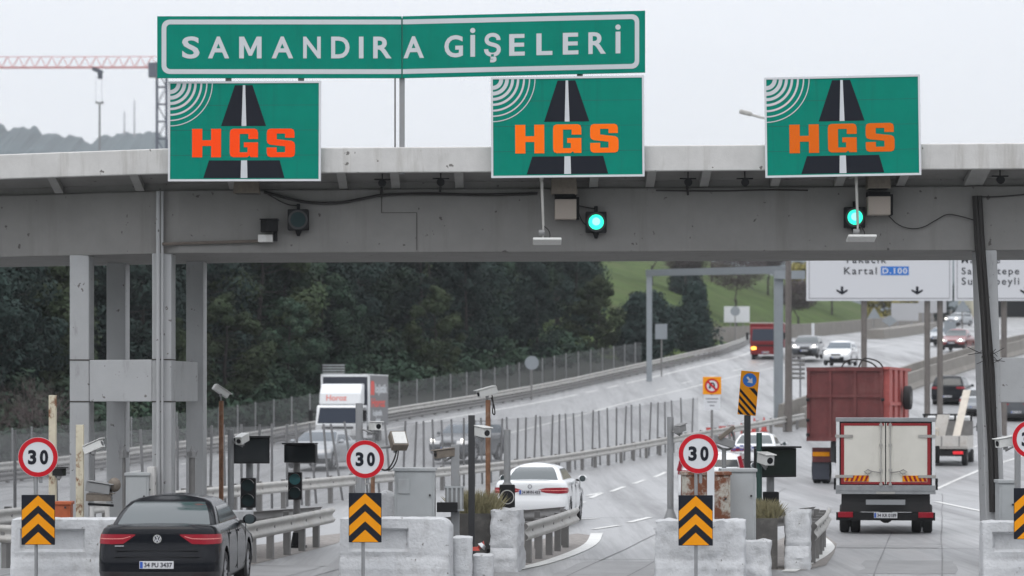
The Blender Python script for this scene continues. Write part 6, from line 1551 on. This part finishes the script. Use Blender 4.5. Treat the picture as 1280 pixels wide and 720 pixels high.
flat_sign('back of a grey diamond sign on the far traffic island', 1112, 280, 1102, 1122, 394, 408, diamond=True, m='steel_blue')
flat_sign('back of a small grey triangle sign near the yellow bush', 1092, 290, 1084, 1101, 384, 398, tri=True, m='steel_blue')
flat_sign('back of a tall grey triangle sign near the cream building', 1203, 300, 1193, 1214, 374, 390, tri=True, m='steel_blue', pm='wood_post')
flat_sign('grey box sign on a thin pole in front of the dark red car', 1187, 225, 1180, 1195, 402, 418, m='steel_blue')
flat_sign('lattice sign back on thin poles between the steel post and the brown pole', 995, 150, 984, 1006, 441, 474, m='galv_dark', poles=2, pm='mast_grey', lattice=True)
flat_sign('white stub post in front of the retaining wall', 1016, 262, 1014.5, 1018, 404, 420, m='sign_white')
# no U-turn sign
t, u, Xo, Z = flat_sign('amber no U-turn sign with a white text plate below on the median', 890, 116, 878.5, 901.5, 471, 493, m='sign_amber')
b = MB(); c = (0, (Z(472.5) + Z(492)) / 2); b.disc(c, 8.6 * u, -.024, 28); b.build('sign_face', 'sign_white', t, fix=False)
b = MB(); b.disc(c, 9 * u, -.028, 28, 6.7 * u); s = 5.2 * u; b.add([(c[0] - s - .03, -.034, c[1] + s - .03), (c[0] - s + .03, -.034, c[1] + s + .03), (c[0] + s + .03, -.034, c[1] - s + .03), (c[0] + s - .03, -.034, c[1] - s - .03)], [(0, 1, 2, 3)]); b.build('red_ring', 'sign_red', t, fix=False)
b = MB(); k = u; b.disc((c[0], c[1] + .6 * k), 3.6 * k, -.031, 12, 1.9 * k, 0, 180); b.rect(c[0] + 1.9 * k, c[0] + 3.6 * k, c[1] - 4.2 * k, c[1] + .6 * k, -.031); b.rect(c[0] - 3.6 * k, c[0] - 1.9 * k, c[1] - 1.6 * k, c[1] + .6 * k, -.031); b.poly([(c[0] - 4.8 * k, c[1] - 1.6 * k), (c[0] - .7 * k, c[1] - 1.6 * k), (c[0] - 2.75 * k, c[1] - 4.2 * k)], -.031); b.build('turn_arrow', 'sign_black', t, fix=False)
MB().bx(Xo(880), Xo(900), -.02, 0, Z(512.5), Z(494)).build('text_plate', 'sign_white', t)
b = MB()
for y, a_, e_ in ((498.5, 882, 898), (502.5, 884, 896), (507, 887, 893)): b.rect(Xo(a_), Xo(e_), Z(y + .8), Z(y - .8), -.024)
b.build('text_lines', 'mast_grey', t, fix=False)
# keep right sign with hazard stripes on the black post
D = 52; u = D / F; q = at(934.5, D); t = thing('keep_right_sign', 'tilted amber panel with a blue arrow disc and black stripes on a black post', 'sign', q); Z = lambda y: CH + (500 - y) * u - q.z
MB().bx(-.055, .055, .0, .11, 0, Z(519)).build('post', 'dark_trim', t)
MB().bx(-.02, .02, .03, .07, Z(519), Z(500)).build('bracket', 'galv', t)
W, H = 23 * u, 55 * u; zc = Z(491.5); rt_ = Matrix.Rotation(R(5), 4, 'Y')
pn = MB().bx(-W / 2, W / 2, -.02, 0, -H / 2, H / 2).build('panel', 'sign_amber', t, bevel=.012); pn.location = (.015, 0, zc); pn.rotation_euler = (0, R(5), 0)
b = MB(); b.disc((0, H * .30), 8.6 * u, -.024, 28); b.build('blue_disc', 'sign_blue', pn, fix=False)
b = MB(); c = Vector((0, H * .30)); d = Vector((.707, -.707)); n_ = Vector((.707, .707)); L_ = 5 * u
for pl_ in ([c - d * L_ + n_ * .018, c - d * L_ - n_ * .018, c + d * L_ * .1 - n_ * .018, c + d * L_ * .1 + n_ * .018], [c + d * L_ * 1.1, c + n_ * L_ * .85, c - n_ * L_ * .85]): b.poly([tuple(v) for v in pl_], -.027)
b.build('arrow', 'sign_white', pn, fix=False)
b = MB(); sl = 1.0; y1_ = H * .08
for k in range(4):
    zz = H * .10 - k * H * .155; th = H * .075; x0_, x1_ = -W / 2 + .004, W / 2 - .004; drop = W * .95
    cl = lambda v: max(min(v, H * .12), -H / 2 + .005)
    pts = [(x0_, zz), (x1_, zz - drop), (x1_, zz - drop - th), (x0_, zz - th)]
    out_ = []
    if zz - drop - th < -H / 2: f = (zz - th + H / 2 - .005) / drop; f2 = (zz + H / 2 - .005) / drop; pts = [(x0_, zz), (x0_ + (x1_ - x0_) * min(1, f2), max(zz - drop, -H / 2 + .005)), (x0_ + (x1_ - x0_) * max(0.05, min(1, f)), -H / 2 + .005), (x0_, max(zz - th, -H / 2 + .006))]
    b.poly(pts, -.024)
b.poly([(0, H * .12), (W * .28, H * .12), (W / 2 - .004, H * .12 - W * .22), (W / 2 - .004, H * .12 - W * .45)], -.024)
b.build('stripes', 'sign_black', pn, fix=False)
# cones and red-white barrels at the merge
def cone(px, py, kind, label, grp):
    p = G(px, py); t = thing('traffic_cone' if kind == 'cone' else 'barrel', label, 'cone' if kind == 'cone' else 'barrel', p, 0, grp)
    if kind == 'cone':
        b = MB(); b.bx(-.2, .2, -.2, .2, 0, .04); b.cyl((0, 0, .04), (0, 0, .70), .15, .03, 14); b.build('body', 'cone_orange', t); s = MB(); s.cyl((0, 0, .36), (0, 0, .54), .0995, .072, 14, cap=False); s.build('band', 'sign_white', t)
    else:
        for k in range(4): MB().cyl((0, 0, .17 * k), (0, 0, .17 * k + .165), .17, .17, 14).build('band', 'cone_orange' if k % 2 == 0 else 'sign_white', t)
for px, py, kd in ((887, 548, 'b'), (903, 546, 'b'), (914, 545, 'b'), (930, 543, 'b'), (943, 541, 'c'), (955, 540, 'c')):
    if kd == 'b': cone(px, py, 'barrel', 'red and white banded barrel in the row below the no U-turn sign', 'red and white barrels at the merge')
    else: cone(px, py, 'cone', 'orange traffic cone with a white band right of the barrels', 'traffic cones at the merge')
# cream building with a dark opening at the far right
p = at(1262, 420); t = wthing('roadside_building', 'cream building with a wide dark opening far off at the right edge', 'building', p)
u = 420 / F; xa, xb = (1214 - 640) * u, (1420 - 640) * u; z = p.z; zt = CH + 215 * u
mb = MB(); oa, ob = (1241 - 640) * u, (1330 - 640) * u; oz = CH + 130 * u; o0 = CH + 98 * u
mb.bx(xa, oa, 420, 432, z - 4, zt); mb.bx(ob, xb, 420, 432, z - 4, zt); mb.bx(oa, ob, 420, 432, oz, zt); mb.bx(oa, ob, 420, 432, z - 4, o0 - 1); mb.build('wall', 'building', t)
MB().bx(oa, ob, 426, 427, o0 - 1, oz).build('opening_shade', 'dark_void', t); MB().bx(xa - .4, xb + .4, 419.5, 432.5, zt, zt + .5).build('roof', 'conc_wall', t)  # dark sheet stands in for the shade inside the open bay
fr = MB(); fr.bx(ob - .6, ob, 419.8, 420.2, o0 - 1, oz); fr.build('frame', 'conc_wall', t)
# ------------------------------------------------------------------ crane, mast lights and antenna masts beyond the hill
D = 450; u = D / F; b0 = at(202, D); t = wthing('tower_crane', 'distant tower crane with a long red and white lattice jib', 'crane', b0)
def lattice(pa, pb, w_, hgt, n, mchord, mdiag, nm, tri=True):
    pa, pb = Vector(pa), Vector(pb); d = pb - pa
    if tri:
        top = Vector((0, 0, hgt)); side = Vector((0, w_, 0)); c = MB()
        for o_ in (Vector((0, -w_, 0)), side): c.cyl(pa + o_, pb + o_, .075, n=5)
        c.cyl(pa + top, pb + top, .055, n=5); c.build('jib_chord', mchord, t)
        g_ = MB()
        for i in range(n):
            a, b_, m_ = pa + d * i / n, pa + d * (i + 1) / n, pa + d * (i + .55) / n
            for o_ in (Vector((0, -w_, 0)), side): g_.cyl(a + o_, m_ + top, .045, n=4); g_.cyl(m_ + top, b_ + o_, .035, n=4)
        g_.build('jib_lattice', mdiag, t)
jz = CH + 415 * u
lattice(((-220 - 640) * u, D, jz), ((196 - 640) * u, D, jz + .1), .7, 13.5 * u, 30, 'crane_red', 'crane_red', 'jib')
mx0, mx1 = (195.5 - 640) * u, (207.5 - 640) * u; c = MB(); w_ = mx1 - mx0
for x in (mx0, mx1):
    for y in (D, D + w_): c.cyl((x, y, b0.z - 3), (x, y, jz + 1), .13, n=5)
c.build('mast', 'crane_dark', t); g_ = MB(); z = b0.z; k = 0
while z < jz:
    z2 = z + 2.7
    for y in (D, D + w_): g_.cyl((mx0, y, z), (mx1, y, z), .10, n=4); g_.cyl((mx0 if k % 2 else mx1, y, z), (mx1 if k % 2 else mx0, y, z2), .06, n=4)
    z = z2; k += 1
g_.build('mast_lattice', 'crane_dark', t)
MB().box((mx0 - .5, D - .6, jz - .4), (1.2, 1.5, 2.2)).build('cab', 'crane_dark', t); 
q = Vector(((122 - 640) * u, D, jz - .4)); MB().box(q, (1.6, 1.2, .6), Matrix.Rotation(R(25), 3, 'Y')).box(q + Vector((.4, 0, -.8)), (.7, .5, 1.0)).build('trolley', 'crane_dark', t)
MB().cyl(q + Vector((-.3, 0, -1)), q + Vector((-.3, 0, -5)), .03, n=4).cyl(q + Vector((.7, 0, -1)), q + Vector((.7, 0, -5)), .03, n=4).build('hoist_rope', 'mast_grey', t)
D = 300; u = D / F; b0 = at(124.5, D); t = wthing('mast_light', 'tall twin-headed light mast under the crane jib', 'street lamp', b0)
zt = CH + 371 * u; MB().cyl(b0, (b0.x, D, zt), .16, .10, n=8).build('pole', 'mast_grey', t)
for s in (-1, 1): MB().box((b0.x + s * .24, D, zt + .05), (.36, .3, .22), Matrix.Rotation(R(-12 * s), 3, 'Y')).build('lamp_head', 'mast_grey', t)
for px, y, lab in ((155.5, 139, 'shorter faint antenna mast on the far ridge'), (168, 125, 'taller faint antenna mast on the far ridge')):
    D = 2090; u = D / F; z0 = CH + 322 * u; z1 = CH + (500 - y) * u; t = thing('antenna_mast', lab, 'mast', ((px - 640) * u, D, z0), 0, 'antenna masts on the far ridge'); MB().cyl((0, 0, 0), (0, 0, z1 - z0), .75, .4, n=6).build('mast_tube', 'mast_grey', t); MB().cyl((0, 0, 0), (0, 0, 6), 1.6, 1.2, n=6).build('mast_base', 'mast_grey', t)
# ------------------------------------------------------------------ air
HAZE = 0.0002
if HAZE:
    mb = MB().bx(-2600, 2600, -400, 3600, -2.5, 420); o = mb.build('haze', None); o['kind'] = 'stuff'
    m = bpy.data.materials.new('haze_air'); m.use_nodes = True; n = m.node_tree.nodes; n.remove(n['Principled BSDF'])
    v = n.new('ShaderNodeVolumePrincipled'); v.inputs['Color'].default_value = (.86, .89, .93, 1); v.inputs['Density'].default_value = HAZE; v.inputs['Anisotropy'].default_value = 0.0
    m.node_tree.links.new(v.outputs[0], n['Material Output'].inputs['Volume']); o.data.materials.append(m)
for o in list(bpy.data.objects):
    if '_o' in o: del o['_o']
